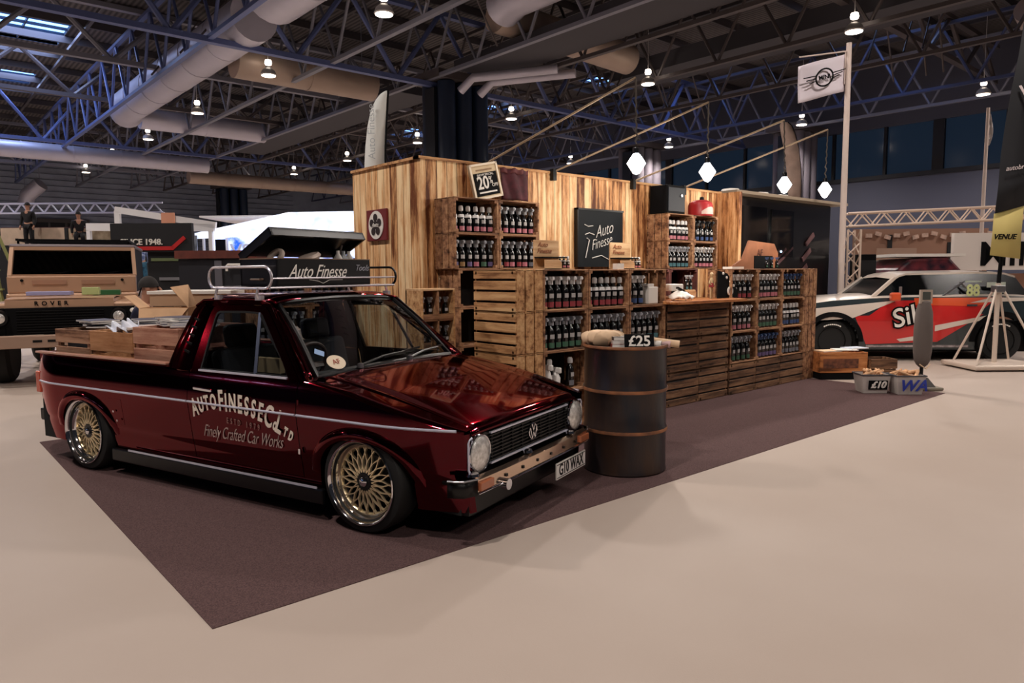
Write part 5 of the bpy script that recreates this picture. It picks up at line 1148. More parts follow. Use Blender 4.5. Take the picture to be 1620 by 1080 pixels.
for y in (1.6, 2.1, 2.6, 3.1): rk.bar((-.7, y, 1.92), (.7, y, 1.92), .03)
for x in (-.7, .7): rk.bar((x, 1.5, 1.92), (x, 3.2, 1.92), .03)
for x in (-.7, .7):
    for y in (1.6, 3.1): rk.bar((x, y, 1.86), (x, y, 1.92), .025)
rk.build('roof_rack', SOFTBLACK, d)
MB().box(-.78, -.74, 1.5, 3.3, 1.16, 1.8).box(.74, .78, 1.5, 3.3, 1.16, 1.8).box(-.76, .76, 3.26, 3.3, 1.1, 1.8).build('cab_sides', SOFTBLACK, d)
MB().box(-.94, .94, -.17, -.07, .50, .66).build('front_bumper', M('bumper_tan', (164, 136, 118), .5, .3), d, bevel=.012)
hb = MB()
for x in (-.30, -.14, .12, .34): hb.box(x, x+.1, -.175, -.168, .57, .60)
hb.build('bumper_slot', BLACK, d)
MB().box(-.52, -.20, -.05, -.035, .62, .66).build('number_plate', M('plate_pale', (190, 176, 160), .5), d)
text('bonnet_lettering', 'ROVER', SOFTBLACK, d, facing((-.1, -.006, 1.05), (1, 0, 0)), size=.075, space=1.9, offset=.002, depth=.002)
for x in (-.35, .3): MB().bar((x, 1.34, 1.43), (x+.36, 1.385, 1.47), .012).build('wiper', SOFTBLACK, d)
MB().cbox(-.36, 1.9, 1.2, .5, .2, .7).cbox(.36, 1.9, 1.2, .5, .2, .7).build('seats', CLD, d)
# green leaflets and boxes on its bonnet
bx = ov+Vector((0, 0, 0)); mt = Matrix.Translation(ov) @ Matrix.Rotation(-TH+R(24), 4, 'Z')
def on(mt, x, y, z): return (mt @ Vector((x, y, z)))[:]
for i, (x, y, sx, sy_, sz, col, lab) in enumerate(((-.18, .5, .5, .3, .05, (150, 150, 190), 'flat lilac box on the tan vehicle bonnet'), (.30, .45, .2, .2, .10, (176, 190, 130), 'yellow-green box at the middle of the tan vehicle bonnet'), (.45, .85, .34, .2, .07, (36, 92, 52), 'dark green packet at the right of the tan vehicle bonnet'))):
    o = MB().box(-sx/2, sx/2, -sy_/2, sy_/2, 0, sz).build('display_box', M('box%d' % i, col, .4), bevel=.006); o.location = on(mt, x, y, 1.145 if y < .8 else 1.13); o.rotation_euler = (0, 0, -TH+R(24)); tag(o, lab, 'box')
# ---- step ladder left of it
l_ = W(-8.1, 11.2); t = thing('step_ladder', 'yellow-green step ladder standing open at the left edge of the picture', 'ladder', l_, -TH)
LG = M('ladder_green', (150, 152, 96), .5); m = MB()
for x0, x1, y in ((-.38, .0, 0), (.40, .03, .02)): m.bar((x0-.1, y-.1, 0), (x1-.05, y, 2.1), .05); 
m.bar((-.52, .6, 0), (-.05, .1, 2.1), .04); m.bar((.5, .6, 0), (.05, .1, 2.1), .04); m.build('rails', LG, t)
m = MB()
for k in range(6): z = .3+k*.3; h = 1-z/2.1; m.bar((-.05-.42*h, -.1*h, z), (.04+.36*h, -.1*h, z), .05, .03)
m.build('rungs', LG, t); MB().box(-.08, .08, -.03, .12, 2.08, 2.14).build('cap', LG, t)
# ---- table and folded box beyond the pickup cab, crouching person
tp = W(-3.35, 7.4); t = thing('long_table', 'long pale-edged table behind the pickup cab', 'table', tp, -TH)
MB().box(-.42, .45, 0, .6, 1.20, 1.235).build('table_top', OFFWHITE, t, bevel=.004); MB().box(-.40, .43, .02, .58, 1.08, 1.20).build('apron', M('table_tan', (196, 160, 128), .6), t)
for x in (-.35, .38):
    for y in (.06, .5): MB().box(x-.03, x+.03, y, y+.05, 0, 1.08).build('leg', M('table_leg', (110, 84, 66), .6), t)
b_ = W(-3.38, 7.05); t = thing('cardboard_box', 'open tan cardboard box with raised flaps behind the pickup bed', 'cardboard box', (b_.x, b_.y, .78), -TH+.2)
CB = M('cardboard', (198, 158, 120), .8, var=.08, vscale=8)
MB().box(-.22, .22, -.18, -.17, 0, .3).box(-.22, .22, .17, .18, 0, .3).box(-.22, -.21, -.18, .18, 0, .3).box(.21, .22, -.18, .18, 0, .3).box(-.22, .22, -.18, .18, 0, .01).build('box_sides', CB, t)
m = MB().add([(-.22, -.18, .3), (.22, -.18, .3), (.1, -.3, .12), (-.2, -.3, .14)], [(0, 1, 2, 3)]); m.add([(.22, -.18, .3), (.22, .18, .3), (.14, .2, .52), (.05, -.12, .5)], [(0, 1, 2, 3)]); m.add([(-.22, -.18, .3), (-.22, .18, .3), (-.36, .2, .42), (-.36, -.15, .42)], [(0, 1, 2, 3)]); m.build('flap', CB, t, solid=.005)
o = MB().box(-.3, .3, -.24, .24, 0, .77).build('stacked_stock', M('stock_dark', (46, 38, 36), .8)); o.location = (b_.x, b_.y, 0); o.rotation_euler = (0, 0, -TH+.2); tag(o, 'dark covered stack under the open cardboard box', 'stack')
p_ = W(-4.12, 7.75); person('person in a dark top bending over the open cardboard box', p_, -TH+PI/2+.3, M('top_navy_stripe', (26, 30, 58), .8), CLD, HAIRD, 'crouch', arm={-1: ((-.22, -.25, .25), (-.16, -.45, .12)), 1: ((.22, -.25, .25), (.16, -.45, .12))})
# ---- raised dark stand with people far left
def Wb(name, X0, X1, Y0, Y1, z0, z1, mat, label=None, cat=None, parent=None, bevel=0):
    """box whose sides are square to the picture: X right, Y away from the camera"""
    c_ = W((X0+X1)/2, (Y0+Y1)/2, z0); o = MB().box(-(X1-X0)/2, (X1-X0)/2, -(Y1-Y0)/2, (Y1-Y0)/2, 0, z1-z0).build(name, mat, None, bevel=bevel)
    o.location = c_; o.rotation_euler = (0, 0, -TH)
    if label: tag(o, label, cat)
    return o
def Wt(name, label, cat, X, Y, z=0, rz=0): return thing(name, label, cat, W(X, Y, z), -TH+rz)
DK = M('stand_dark', (14, 13, 18), .7); 
t = Wt('raised_stand', 'dark raised exhibition stand with a tan picture banner at the far left', 'exhibition stand', -16.6, 26)
MB().box(-3.8, 3.2, 0, 3, 0, 2.35).build('platform', DK, t); MB().box(-3.8, 3.2, 2.8, 3, 2.35, 3.3).build('rear_panel', DK, t); MB().box(-3.8, 3.2, 2.9, 3.1, 3.3, 3.36).build('rail', M('rail_maroon', (70, 24, 34), .6), t)
MB().box(-2.2, .15, .6, .66, 2.55, 3.18).build('banner', M('banner_tan', (196, 172, 150), .7, var=.12, vscale=3), t); MB().box(.3, 2.4, .6, .66, 2.5, 3.15).build('picture_banner', M('banner_picture', (188, 168, 142), .7, col2=(104, 84, 60), vscale=2.6), t)
MB().box(.16, .28, .58, .68, 2.35, 3.18).build('banner_post', DK, t)
p_ = W(-17.55, 26.3, 2.35); person('person in black clothing standing high up on the dark stand at far left', p_, -TH, CLD, CLD, HAIRD)
p_ = W(-15.75, 26.4, 1.95+.4); pp = person('person in black seen from the chest up before the tan picture banner', (p_.x, p_.y, 2.35), -TH+.4, CLD, CLD, HAIRD, 'crouch')
t = Wt('lighting_truss', 'distant pale lighting truss over the far left stands', 'truss', -19.5, 31); m = MB()
for z in (4.1, 4.5): m.bar((-3, 0, z), (4.6, 0, z), .07)
for k in range(12): x = -3+k*.63; m.bar((x, 0, 4.1), (x+.31, 0, 4.5), .05); m.bar((x+.31, 0, 4.5), (x+.63, 0, 4.1), .05)
m.build('truss_bars', M('truss_pale', (206, 206, 224), .5), t); MB().bar((-3, 0, 0), (-3, 0, 4.1), .12).bar((4.6, 0, 0), (4.6, 0, 4.1), .12).build('truss_legs', M('truss_pale', (206, 206, 224), .5), t)
# black fascia stand with red stripe
t = Wt('black_fascia_stand', 'black exhibition stand with white SINCE 1948 lettering and a red stripe', 'exhibition stand', -7.6, 14.2)
MB().box(-.28, 1.32, 0, .1, 1.86, 2.42).build('fascia', DK, t); MB().box(.38, 1.15, .1, 1.3, 0, 1.86).box(-.28, -.2, .02, .08, 0, 1.86).build('stand_body', M('stand_black', (10, 10, 14), .7), t)
text('lettering', 'SINCE 1948.', OFFWHITE, t, facing((.33, -.012, 2.05), (1, 0, 0)), size=.16, offset=.003, depth=.01)
MB().bar((-.1, -.01, 1.93), (.95, -.01, 1.93), .02, .075).bar((.93, -.01, 1.93), (1.18, -.01, 2.14), .02, .075).build('red_stripe', M('stripe_red', (190, 34, 34), .5), t)
MB().box(.45, 1.0, .08, .1, 1.68, 1.74).build('brand_strip', M('strip_green', (110, 124, 84), .6), t); MB().box(.6, 1.14, .07, .1, 1.30, 1.36).build('shelf_edge', M('strip_grey', (120, 120, 124), .5), t)
p_ = W(-12.36, 24., .9); person('person in blue and white checked shirt and teal jeans', p_, -TH+.6, PLAID, JEAN, HAIRD)
Wb('small_stage', -13.0, -11.6, 23.4, 24.8, 0, .9, DK, 'low dark stage carrying the person in the checked shirt', 'stage')
# white open frames above the black stand
WE = M('frame_white', (240, 240, 242), .5)
t = Wt('exhibition_frame', 'white angular frame structure above the black stand', 'frame', -9.6, 19.6); m = MB()
m.bar((-1.9, 0, 2.72), (1.55, 0, 2.68), .1, .2).bar((-1.05, 0, 2.75), (-1.05, 0, 3.15), .1, .14).bar((-1.1, 0, 3.18), (1.6, 0, 2.74), .1, .17); m.build('frame_bars', WE, t)
MB().cbox(.35, -.08, 2.9, .36, .03, .36).build('orange_panel', M('orange_pale', (226, 160, 130), .6), t); MB().box(-1.9, -1.8, -.05, .05, 0, 2.64).build('leg', WE, t); MB().box(1.4, 1.5, -.05, .05, 0, 2.6).build('leg', WE, t)
# bright blue and white stand
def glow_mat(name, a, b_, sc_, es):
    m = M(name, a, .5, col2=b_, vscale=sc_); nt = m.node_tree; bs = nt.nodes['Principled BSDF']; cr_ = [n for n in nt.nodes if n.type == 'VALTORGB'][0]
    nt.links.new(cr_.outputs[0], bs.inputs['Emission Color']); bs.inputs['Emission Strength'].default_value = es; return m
t = Wt('lit_blue_stand', 'brightly lit white and blue exhibition stand behind the roof rack', 'exhibition stand', -7.1, 20)
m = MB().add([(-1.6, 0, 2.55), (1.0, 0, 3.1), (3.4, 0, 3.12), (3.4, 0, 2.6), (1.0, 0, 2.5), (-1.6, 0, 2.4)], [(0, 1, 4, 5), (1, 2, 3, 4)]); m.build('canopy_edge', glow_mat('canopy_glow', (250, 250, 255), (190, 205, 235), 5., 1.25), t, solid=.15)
MB().box(-1.6, 3.4, .2, 2.6, 3.0, 3.05).build('canopy_roof', OFFWHITE, t)
MB().box(-1.35, 3.4, .4, .5, 1.62, 2.55).build('backlit_graphic', glow_mat('graphic_glow', (235, 245, 255), (24, 70, 190), 2.2, 2.3), t)
MB().box(-1.25, -.95, .34, .38, 1.9, 2.4).build('dark_screen', SOFTBLACK, t); MB().box(-1.35, 3.4, .3, .5, 1.5, 1.62).build('counter_edge', WE, t); MB().box(-1.35, 3.4, .35, .5, 0, 1.5).build('counter_front', M('counter_blue', (40, 60, 110), .5), t)
text('lettering', 'VSVO', WE, t, facing((-.15, .36, 2.05), (1, 0, 0)), size=.55, offset=.01, depth=.01)
for x in (-1.55, -.9, 3.3): MB().tube([(x, .3, 0), (x, .3, 2.5)], .04, 8).build('post', WE, t)
t = Wt('poster_stand', 'dark picture panel with green base left of the lit blue stand', 'poster', -8.65, 19.2); MB().box(-.28, .28, 0, .05, 1.75, 2.45).build('picture', M('picture_dark', (150, 160, 176), .5, col2=(26, 44, 70), vscale=3.5), t); MB().box(-.28, .28, -.01, .05, 1.68, 1.78).build('green_base', M('green_pale', (80, 128, 104), .6), t); MB().box(-.28, .28, 0, .05, 0, 1.68).build('panel_foot', DK, t)
# dark shelving and brown beam seen through the rack
t = Wt('dark_display_unit', 'dark display unit with a brown top beam seen behind the roof rack', 'display unit', -4.1, 10.2)
MB().box(-.62, 2.6, 0, .5, 0, 1.62).build('unit_body', M('unit_dark', (22, 22, 30), .6), t); MB().box(-.65, .5, -.05, .5, 1.63, 1.74).build('top_beam', M('beam_brown', (96, 44, 34), .6, var=.3), t); MB().box(-.1, .0, -.03, 0, .3, 1.6).build('grey_upright', M('upright_grey', (90, 88, 96), .6), t)
for x, w in ((.08, .28), (.62, .14)):
    m = MB(); m.tube([(x, -.05, 1.45), (x, -.05, 1.52), (x+.02, -.05, 1.54), (x+w, -.05, 1.54), (x+w+.02, -.05, 1.5), (x+w+.02, -.05, 1.42)], .018, 8); m.build('white_bracket', OFFWHITE, t, smooth=True)
# shelf of bottles past the end of the plank wall
sx, sy0 = 2.72, 6.95
for r in range(2):
    for k in range(2): crate(sx+k*.56, sy0, .72+r*.355, '%s crate, %s side, of bottle shelf glimpsed through cab windows' % (('lower', 'upper')[r], ('left', 'right')[k]), CRW); bottles(sx+k*.56, sy0, .72+r*.355, 6, CAPG, ['grey', 'pink'][r], 'in the %s %s crate glimpsed through the cab' % (('lower', 'upper')[r], ('left', 'right')[k]))
for k in range(2):
    for r in range(2): crate(sx+k*.56, sy0, r*.36, '%s crate under the %s bottle shelf beyond the cab' % (('bottom', 'second')[r], ('left', 'right')[k]), CRD, h=.36)
t = thing('white_cloth_tub', 'cream tub of folded cloths beyond the cab windows', 'tub', (3.05, 6.78, .75)); MB().lathe([(.0, 0), (.09, 0), (.12, .1), (.11, .1), (.0, .02)], 20).build('tub', OFFWHITE, t, smooth=True); MB().grid(lambda u, v: (.1*(2*u-1), .08*(2*v-1), .08+.04*math.sin(PI*u)*math.sin(PI*v)+.01*math.sin(17*u)), 10, 8).build('cloths', MATS['cream'], t, smooth=True)
o = MB().box(-.14, .14, -.12, .12, 0, .75).build('tub_stand', CRD); o.location = (3.05, 6.78, 0); tag(o, 'dark stand under the cream tub beyond the cab', 'stand')
# ---------------------------------------------------------------- feather flags
def feather(label, X, Y, outline, mat, h0, text_=None, rz=0, tmat=None):
    t = Wt('feather_flag', label, 'feather flag', X, Y, 0, rz); n = len(outline)
    m = MB()
    L_ = [Vector((a, .015*math.sin(z*2.5), z)) for a, b, z in outline]; R_ = [Vector((b, .015*math.sin(z*2.5+1), z)) for a, b, z in outline]; m.strip(L_, R_)
    m.build('sail', mat, t, smooth=True, solid=.004)
    MB().tube([(outline[0][1]+.02, 0, 0)]+[(b+.012, 0, z) for a, b, z in outline if z > .3], .012, 8).build('mast', SOFTBLACK, t, smooth=True); MB().lathe([(0, 0), (.2, 0), (.2, .04), (.03, .06), (.03, .2), (0, .2)], 20, (outline[0][1]+.02, 0, 0)).build('base', SOFTBLACK, t)
    if text_: text('flag_text', text_, tmat, t, facing(((outline[1][0]+outline[1][1])/2-.02, -.03, (outline[1][2]+outline[-3][2])/2), (0, 0, 1), (-1, 0, 0)), size=.13, offset=-.001, depth=.002)
    return t
k9 = 9.2/1131
def px(x, y, Y, hz=432): return ((x-810)/1131*Y, 1.3926+(hz-y)/1131*Y)
out = []
X0 = (605-810)/1131*9.2
for l_, r_, y in ((581, 612, 330), (583, 614, 262), (585, 615, 235), (589, 617, 205), (595, 619, 180), (603, 620, 165), (611, 621, 156), (618, 621, 152)):
    out.append(((l_-810)/1131*9.2-X0, (r_-810)/1131*9.2-X0, px(0, y, 9.2)[1]))
feather('white feather flag rising behind the left end of the plank wall', X0, 9.2, out, M('flag_white', (226, 228, 224), .7), 0, 'Auto Finesse', 0, M('flag_print', (180, 186, 190), .7))
X0 = (1245-810)/1131*17.5; out = []
for l_, r_, y in ((1243, 1262, 330), (1242, 1262, 300), (1238, 1260, 270), (1233, 1256, 240), (1228, 1250, 218), (1226, 1244, 205), (1228, 1238, 200)):
    out.append(((l_-810)/1131*17.5-X0, (r_-810)/1131*17.5-X0, px(0, y, 17.5, 428.5)[1]))
feather('tan curved feather flag behind the third hanging bulb', X0, 17.5, out, M('flag_tan', (176, 150, 136), .7, var=.2, vscale=3), 0, None)
# ---------------------------------------------------------------- right-hand stands
# tall white pole with flag
Yp = 12.8; X0 = (1329-810)/1131*Yp; t = Wt('flag_pole', 'tall pale pole carrying the white winged-emblem flag', 'flag pole', X0, Yp)
PZ = px(0, 82, Yp, 428)[1]; MB().tube([(0, 0, 0), (0, 0, PZ)], [.06, .045], 12).build('pole_shaft', M('pole_pale', (214, 196, 186), .5), t, smooth=True); MB().cbox(0, 0, .03, .5, .5, .06).build('base', STEEL, t)
z1_, z0_ = px(0, 92, Yp, 428)[1], px(0, 152, Yp, 428)[1]
MB().tube([(0, 0, z1_-.02), (-.86, 0, z1_-.12)], .012, 6).tube([(-.06, 0, z0_+.1), (-.06, 0, z1_-.04)], .008, 6).build('flag_arm', M('pole_pale', (214, 196, 186), .5), t)
fl = Wt('emblem_flag', 'white flag with a black winged ring emblem', 'flag', X0, Yp)
FL = lambda u, v: Vector((-.86+.80*u, .03*math.sin(7*u+2*v), (z0_-.02)+(z1_-.05-z0_)*v-.20*(1-u)+.0))
MB().grid(FL, 16, 8).build('flag_cloth', M('flag_lilac_white', (214, 204, 212), .7), fl, smooth=True, solid=.004)
ec = (FL(.52, .5)); rg = MB()
rg.tube([ec+Vector((.145*math.cos(a), -.05, .145*math.sin(a)+.03*math.cos(a))) for a in [2*PI*k/28 for k in range(28)]], .014, 8, closed=True)
for s_ in (-1, 1):
    for k in range(3): rg.bar(ec+Vector((s_*.15, -.05, .05-.045*k+s_*.03)), ec+Vector((s_*(.36-.05*k), -.05, .06-.045*k+s_*.08)), .01, .016)
rg.build('winged_ring', SOFTBLACK, fl, smooth=True); text('emblem_text', 'MINI', SOFTBLACK, fl, facing(ec+Vector((0, -.055, 0)), (1, 0, .2)), size=.1, depth=.004, offset=.002)
# black trailer
a = W(3.55, 12.1); b_ = W(6.45, 14.6); dr = (b_-a); ang_ = math.atan2(dr.y, dr.x); ln_ = dr.length
t = thing('black_trailer', 'black display trailer with dark screens and pale diagonal stripes behind the stall', 'trailer', a, ang_)
MB().box(0, ln_, 0, 2.2, .4, 2.68).build('trailer_body', M('trailer_black', (10, 12, 16), .3, coat=.5), t, bevel=.02)
MB().box(.12, 1.35, -.03, 0, 1.55, 2.52).build('dark_screen', M('screen_dark', (6, 7, 10), .12), t); MB().box(1.5, 2.3, -.03, 0, 1.65, 2.5).build('dark_screen', M('screen_dark', (6, 7, 10), .12), t)
m = MB()
for k in range(5): m.bar((.1+.18*k, -.02, .9+.02*k), (1.3+.25*k, -.02, 1.75+.02*k), .02, .05)
for k in range(4): m.bar((2.45+.12*k, -.02, 1.0+.3*k), (2.75+.12*k, -.02, 1.2+.3*k), .02, .09)
m.build('diagonal_stripes', M('stripe_mauve', (132, 96, 98), .5), t)
MB().box(0, ln_+.2, -.25, .1, 2.68, 2.73).build('awning_edge', M('awning_tan', (190, 172, 150), .6), t)
for k, x in enumerate((.35, 1.3, 2.0)): MB().lathe([(.0, 0), (.18, .0), (.14, .06), (0, .08)], 16, (x, .1, 2.73)).build('roof_vent', OFFWHITE, t, smooth=True)
MB().lathe([(0, -.02), (.02, -.015), (.02, 0)], 10, (.25, -.03, 2.0), 'Y').lathe([(0, -.02), (.02, -.015), (.02, 0)], 10, (1.85, -.03, 1.75), 'Y').build('indicator_light', M('led_white', (210, 225, 255), .3, emit=(190, 220, 255), es=3), t)
for x in (.5, ln_-.6): MB().lathe([(0, -.1), (.36, -.1), (.4, -.06), (.4, .1), (0, .1)], 24, (x, .15, .4), 'Y').build('wheel', RUBBER, t, smooth=True)
# box truss arch
def boxtruss(t, p, q, w, n, mat, r=.022):
    p = Vector(p); q = Vector(q); d_ = (q-p); u = d_.normalized(); s_ = Vector((0, 1, 0)); v = u.cross(s_).normalized(); off = [s_*w/2*i+v*w/2*j for i, j in ((-1, -1), (1, -1), (1, 1), (-1, 1))]
    m = MB()
    for o_ in off: m.tube([p+o_, q+o_], r, 8)
    m.build('main_tubes', mat, t, smooth=True); m = MB()
    for k in range(n):
        for f in range(4):
            A, B = (f, (f+1) % 4) if k % 2 else ((f+1) % 4, f); m.tube([p+d_*(k/n)+off[A], p+d_*((k+1)/n)+off[B]], r*.6, 6)
    m.build('lattice_tubes', mat, t, smooth=True)
TRW = M('truss_white', (222, 198, 180), .4, .2)
Yt = 13.6; t = Wt('truss_arch', 'pale lattice truss arch over the race car stand', 'truss arch', (1343-810)/1131*Yt, Yt)
zt_ = px(0, 340, Yt, 428)[1]; x2 = (1640-1343)/1131*Yt
boxtruss(t, (0, 0, 0), (0, 0, zt_-.3), .24, 9, TRW); boxtruss(t, (-.12, 0, zt_-.12), (x2, -.0, zt_+.02), .24, 18, TRW)
boxtruss(t, (x2, 0, 0), (x2, 0, zt_-.14), .24, 9, TRW)
# back panels, white letter board
t = Wt('panel_wall', 'warm tan partition panels behind the race car stand', 'partition', 9.2, 18.6); TP = M('panel_tan', (150, 112, 92), .7)
MB().box(-.35, 3.1, 0, .1, 0, 2.45).build('panels', TP, t); MB().box(.1, 1.1, -.3, -.25, .6, 1.95).build('front_board', M('board_pale', (164, 134, 116), .6), t); MB().box(2.05, 2.2, -.02, 0, 1.0, 2.1).box(.5, .62, -.02, 0, 1.9, 2.3).build('dark_gap', DK, t)
m = MB()
for k in range(14): m.cbox(.0+k*.24, -.04, 2.28+.05*math.sin(k*2.1), .16, .03, .1, ry=.3*math.sin(k))
m.build('bunting', M('bunting_pale', (190, 160, 144), .7, var=.3, vscale=9), t)
t = Wt('letter_board', 'white board with big black MINI letters at the right edge', 'sign board', 9.6, 15.6)
MB().box(-.02, 2.4, 0, .1, 1.38, 2.18).build('board', M('board_white', (226, 216, 208), .6), t); text('letters', 'MINI', SOFTBLACK, t, facing((1.36, -.012, 1.70), (1, 0, 0)), size=.74, offset=.006, sx=1.1, depth=.01)
MB().box(0, .08, .02, .1, 0, 1.38).build('leg', STEEL, t); MB().box(2.3, 2.38, .02, .1, 0, 1.38).build('leg', STEEL, t); MB().box(.0, 2.4, .3, .4, 0, 1.3).build('rear_panel', TP, t)
t = Wt('bright_show_car', 'small dark show car covered in red and yellow graphics behind the race car', 'car', 8.45, 14.6)
m = MB().prism([(-.65, .9), (-.6, 1.4), (-.35, 1.62), (.45, 1.66), (.75, 1.35), (.8, .9)], 0, 1.4, 'XZ'); m.build('cabin', M('show_car_body', (126, 50, 58), .3, col2=(20, 22, 40), vscale=5.), t, bevel=.06); MB().box(-.85, 1.0, 0, 1.5, .35, .95).build('lower_body', MATS['show_car_body'], t, bevel=.08)
MB().box(-.65, .75, -.03, 1.42, 1.66, 1.72).build('roof_strip', OFFWHITE, t); MB().cbox(.2, -.02, 1.15, .26, .04, .26).build('yellow_patch', M('patch_yellow', (206, 160, 50), .5), t)
for x in (-.5, .65): MB().lathe([(0, -.1), (.26, -.1), (.3, -.05), (.3, .1), (0, .1)], 24, (x, .1, .30), 'Y').build('wheel', RUBBER, t, smooth=True)
t = Wt('black_cabinet', 'black upright cabinet behind the race car windscreen', 'cabinet', 7.35, 14.8); MB().box(-.2, .16, 0, .4, 0, 1.72).build('cabinet_body', SOFTBLACK, t, bevel=.01); MB().box(-.19, .15, -.02, 0, 1.0, 1.6).build('cabinet_door', DK, t)
# ---- race car
Ym = 11.0; Xw = (1319-810)/1131*Ym
mc = Wt('race_car', 'red, white and dark grey striped small race car seen from the side', 'race car', Xw, Ym, 0, -R(5))
MW = M('race_white', (214, 200, 188), .3, coat=.8); MG = M('race_dark', (34, 46, 50), .3, coat=.8); MR = M('race_red', (196, 34, 34), .3, coat=.8); MO = M('race_orange', (214, 84, 44), .3, coat=.8)
HW = .84; wb_ = 2.47
def mz(x):  # top of the lower body
    pts = [(-.76, .55), (-.70, .74), (-.5, .86), (0, .93), (.6, .965), (1.2, .98), (2.4, .99), (2.9, .98), (2.98, .7)]
    for i in range(len(pts)-1):
        if pts[i][0] <= x <= pts[i+1][0]: u = (x-pts[i][0])/(pts[i+1][0]-pts[i][0]); return pts[i][1]+(pts[i+1][1]-pts[i][1])*u
    return .7
def mside(x, z, s_=-1, out=0):
    y = HW-(.10*((-x-.2)/.56)**2 if x < -.2 else 0)-(.08*((x-2.6)/.38)**2 if x > 2.6 else 0); zt = mz(x); k = (z-.2)/(zt-.2)
    y -= .05*max(0, k-.55)**2/.2+.03*max(0, .35-k); return Vector((x, (y+out)*s_+HW, z))
m = MB(); NX = 110; NZ = 22
for s_ in (-1, 1):
    for i in range(NX):
        for k in range(NZ):
            xa, xb = -.76+3.74*i/NX, -.76+3.74*(i+1)/NX; xm = (xa+xb)/2; za0, za1 = .18+(mz(xa)-.18)*k/NZ, .18+(mz(xa)-.18)*(k+1)/NZ; zb0, zb1 = .18+(mz(xb)-.18)*k/NZ, .18+(mz(xb)-.18)*(k+1)/NZ; zm = (za0+zb1)/2
            if min(math.hypot(xm-c_, max(0, zm-.3)) for c_ in (0, wb_)) < .385: continue
            m.add([mside(xa, za0, s_), mside(xb, zb0, s_), mside(xb, zb1, s_), mside(xa, za1, s_)], [(0, 1, 2, 3)])
m.build('body_shell', MG, mc, smooth=True, merge=True)
m = MB(); P_ = []
for i in range(40): x = -.76+3.74*i/39; a_ = mside(x, mz(x), -1); b2 = mside(x, mz(x), 1); P_.append([a_, Vector((x, a_.y+.08, a_.z+.03)), Vector((x, HW, a_.z+.06)), Vector((x, b2.y-.08, b2.z+.03)), b2])
for i in range(39): m.strip(P_[i], P_[i+1])
m.box(-.75, -.70, .16, 2*HW-.16, .2, .6); m.build('upper_deck', MW, mc, smooth=True, merge=True)
for c_ in (0, wb_):
    m = MB(); A = []; B = []
    for k in range(21): a_ = PI*k/20; A.append(mside(c_+.385*math.cos(a_), .3+.385*math.sin(a_), -1, .02)); B.append(mside(c_+.46*math.cos(a_), min(.3+.46*math.sin(a_), mz(c_)), -1, .01))
    m.strip(A, B).strip(A, [Vector((v.x, v.y+.12, v.z)) for v in A]); m.build('wheel_arch', SOFTBLACK, mc, smooth=True)
    for s_ in (-1, 1):
        w0 = MB().lathe([(.2, -.09), (.29, -.1), (.315, -.07), (.315, .07), (.29, .1), (.2, .09)], 36, (c_, HW+s_*.72, .315), 'Y').build('wheel', RUBBER, mc, smooth=True); MB().lathe([(0, -.02), (.19, -.04), (.205, -.085), (.2, 0), (0, 0)], 24, (c_, HW+s_*.74, .315), 'Y').build('rim', SOFTBLACK, w0, smooth=True)
        if s_ < 0:
            m = MB()
            for k in range(9): a_ = R(62+7*k); p_ = Vector((c_+.25*math.cos(a_), HW-.72-.105, .315+.25*math.sin(a_))); m.cbox(p_.x, p_.y, p_.z, .024, .006, .02, ry=-(a_-PI/2))
            m.build('tyre_lettering', OFFWHITE, w0)
# cabin
cab = [(.62, .95), (.95, 1.24), (1.05, 1.30), (1.15, 1.33), (2.2, 1.345), (2.6, 1.33), (2.75, 1.28), (2.92, .98)]
m = MB(); 
for s_ in (-1, 1): m.add([(x, HW+s_*(.72-.26*(z-.95)/.4*1.0*.55), z) for x, z in cab], [tuple(range(len(cab)))])
m.build('side_window', M('race_glass', (8, 10, 14), .2, spec=.15), mc)
m = MB(); A = [Vector((x, HW-.72+.26*(z-.95)/.4*.55-.006, z+.012)) for x, z in cab[1:7]]; B = [Vector((v.x, 2*HW-v.y, v.z)) for v in A]; C2 = [Vector((v.x, HW, v.z+.03)) for v in A]
m.strip(A, C2).strip(C2, B).strip(A, [v-Vector((0, 0, .045)) for v in A]).strip(B, [v-Vector((0, 0, .045)) for v in B]); m.build('roof', MW, mc, smooth=True)
m = MB(); m.add([(.60, HW-.70, .95), (.60, HW+.70, .95), (.95, HW+.60, 1.25), (.95, HW-.60, 1.25)], [(0, 1, 2, 3)]); m.build('windscreen', MATS['race_glass'], mc)
MB().bar((.58, HW-.725, .95), (.97, HW-.62, 1.27), .045).build('screen_pillar', MW, mc); MB().bar((.58, HW+.725, .95), (.97, HW+.62, 1.27), .045).build('screen_pillar', MW, mc)
m = MB(); m.bar((1.6, HW-.76, .97), (1.98, HW-.70, 1.22), .02).bar((1.9, HW-.7, 1.2), (2.1, HW-.76, 1.0), .02); m.build('roll_cage', STEEL, mc)
MB().cbox(.88, HW-.90, .99, .14, .12, .13).build('door_mirror', MO, mc, bevel=.03, bseg=3)
def livery(name, pts, mat, out=.004):
    """flat patch following the body side, subdivided"""
    m = MB(); (a0, a1, b1, b0) = [Vector((p[0], 0, p[1])) for p in pts]; n = 14; A = [a0+(a1-a0)*k/n for k in range(n+1)]; B = [b0+(b1-b0)*k/n for k in range(n+1)]
    rows = [[mside((A[k]+(B[k]-A[k])*j/6).x, (A[k]+(B[k]-A[k])*j/6).z, -1, out) for k in range(n+1)] for j in range(7)]
    for j in range(6): m.strip(rows[j], rows[j+1])
    return m.build(name, mat, mc, smooth=True)
livery('red_panel', [(.50, .26), (1.55, .30), (2.2, .72), (.32, .70)], MR); livery('red_panel', [(.42, .62), (2.0, .62), (2.35, .93), (.85, .93)], MR, .006)
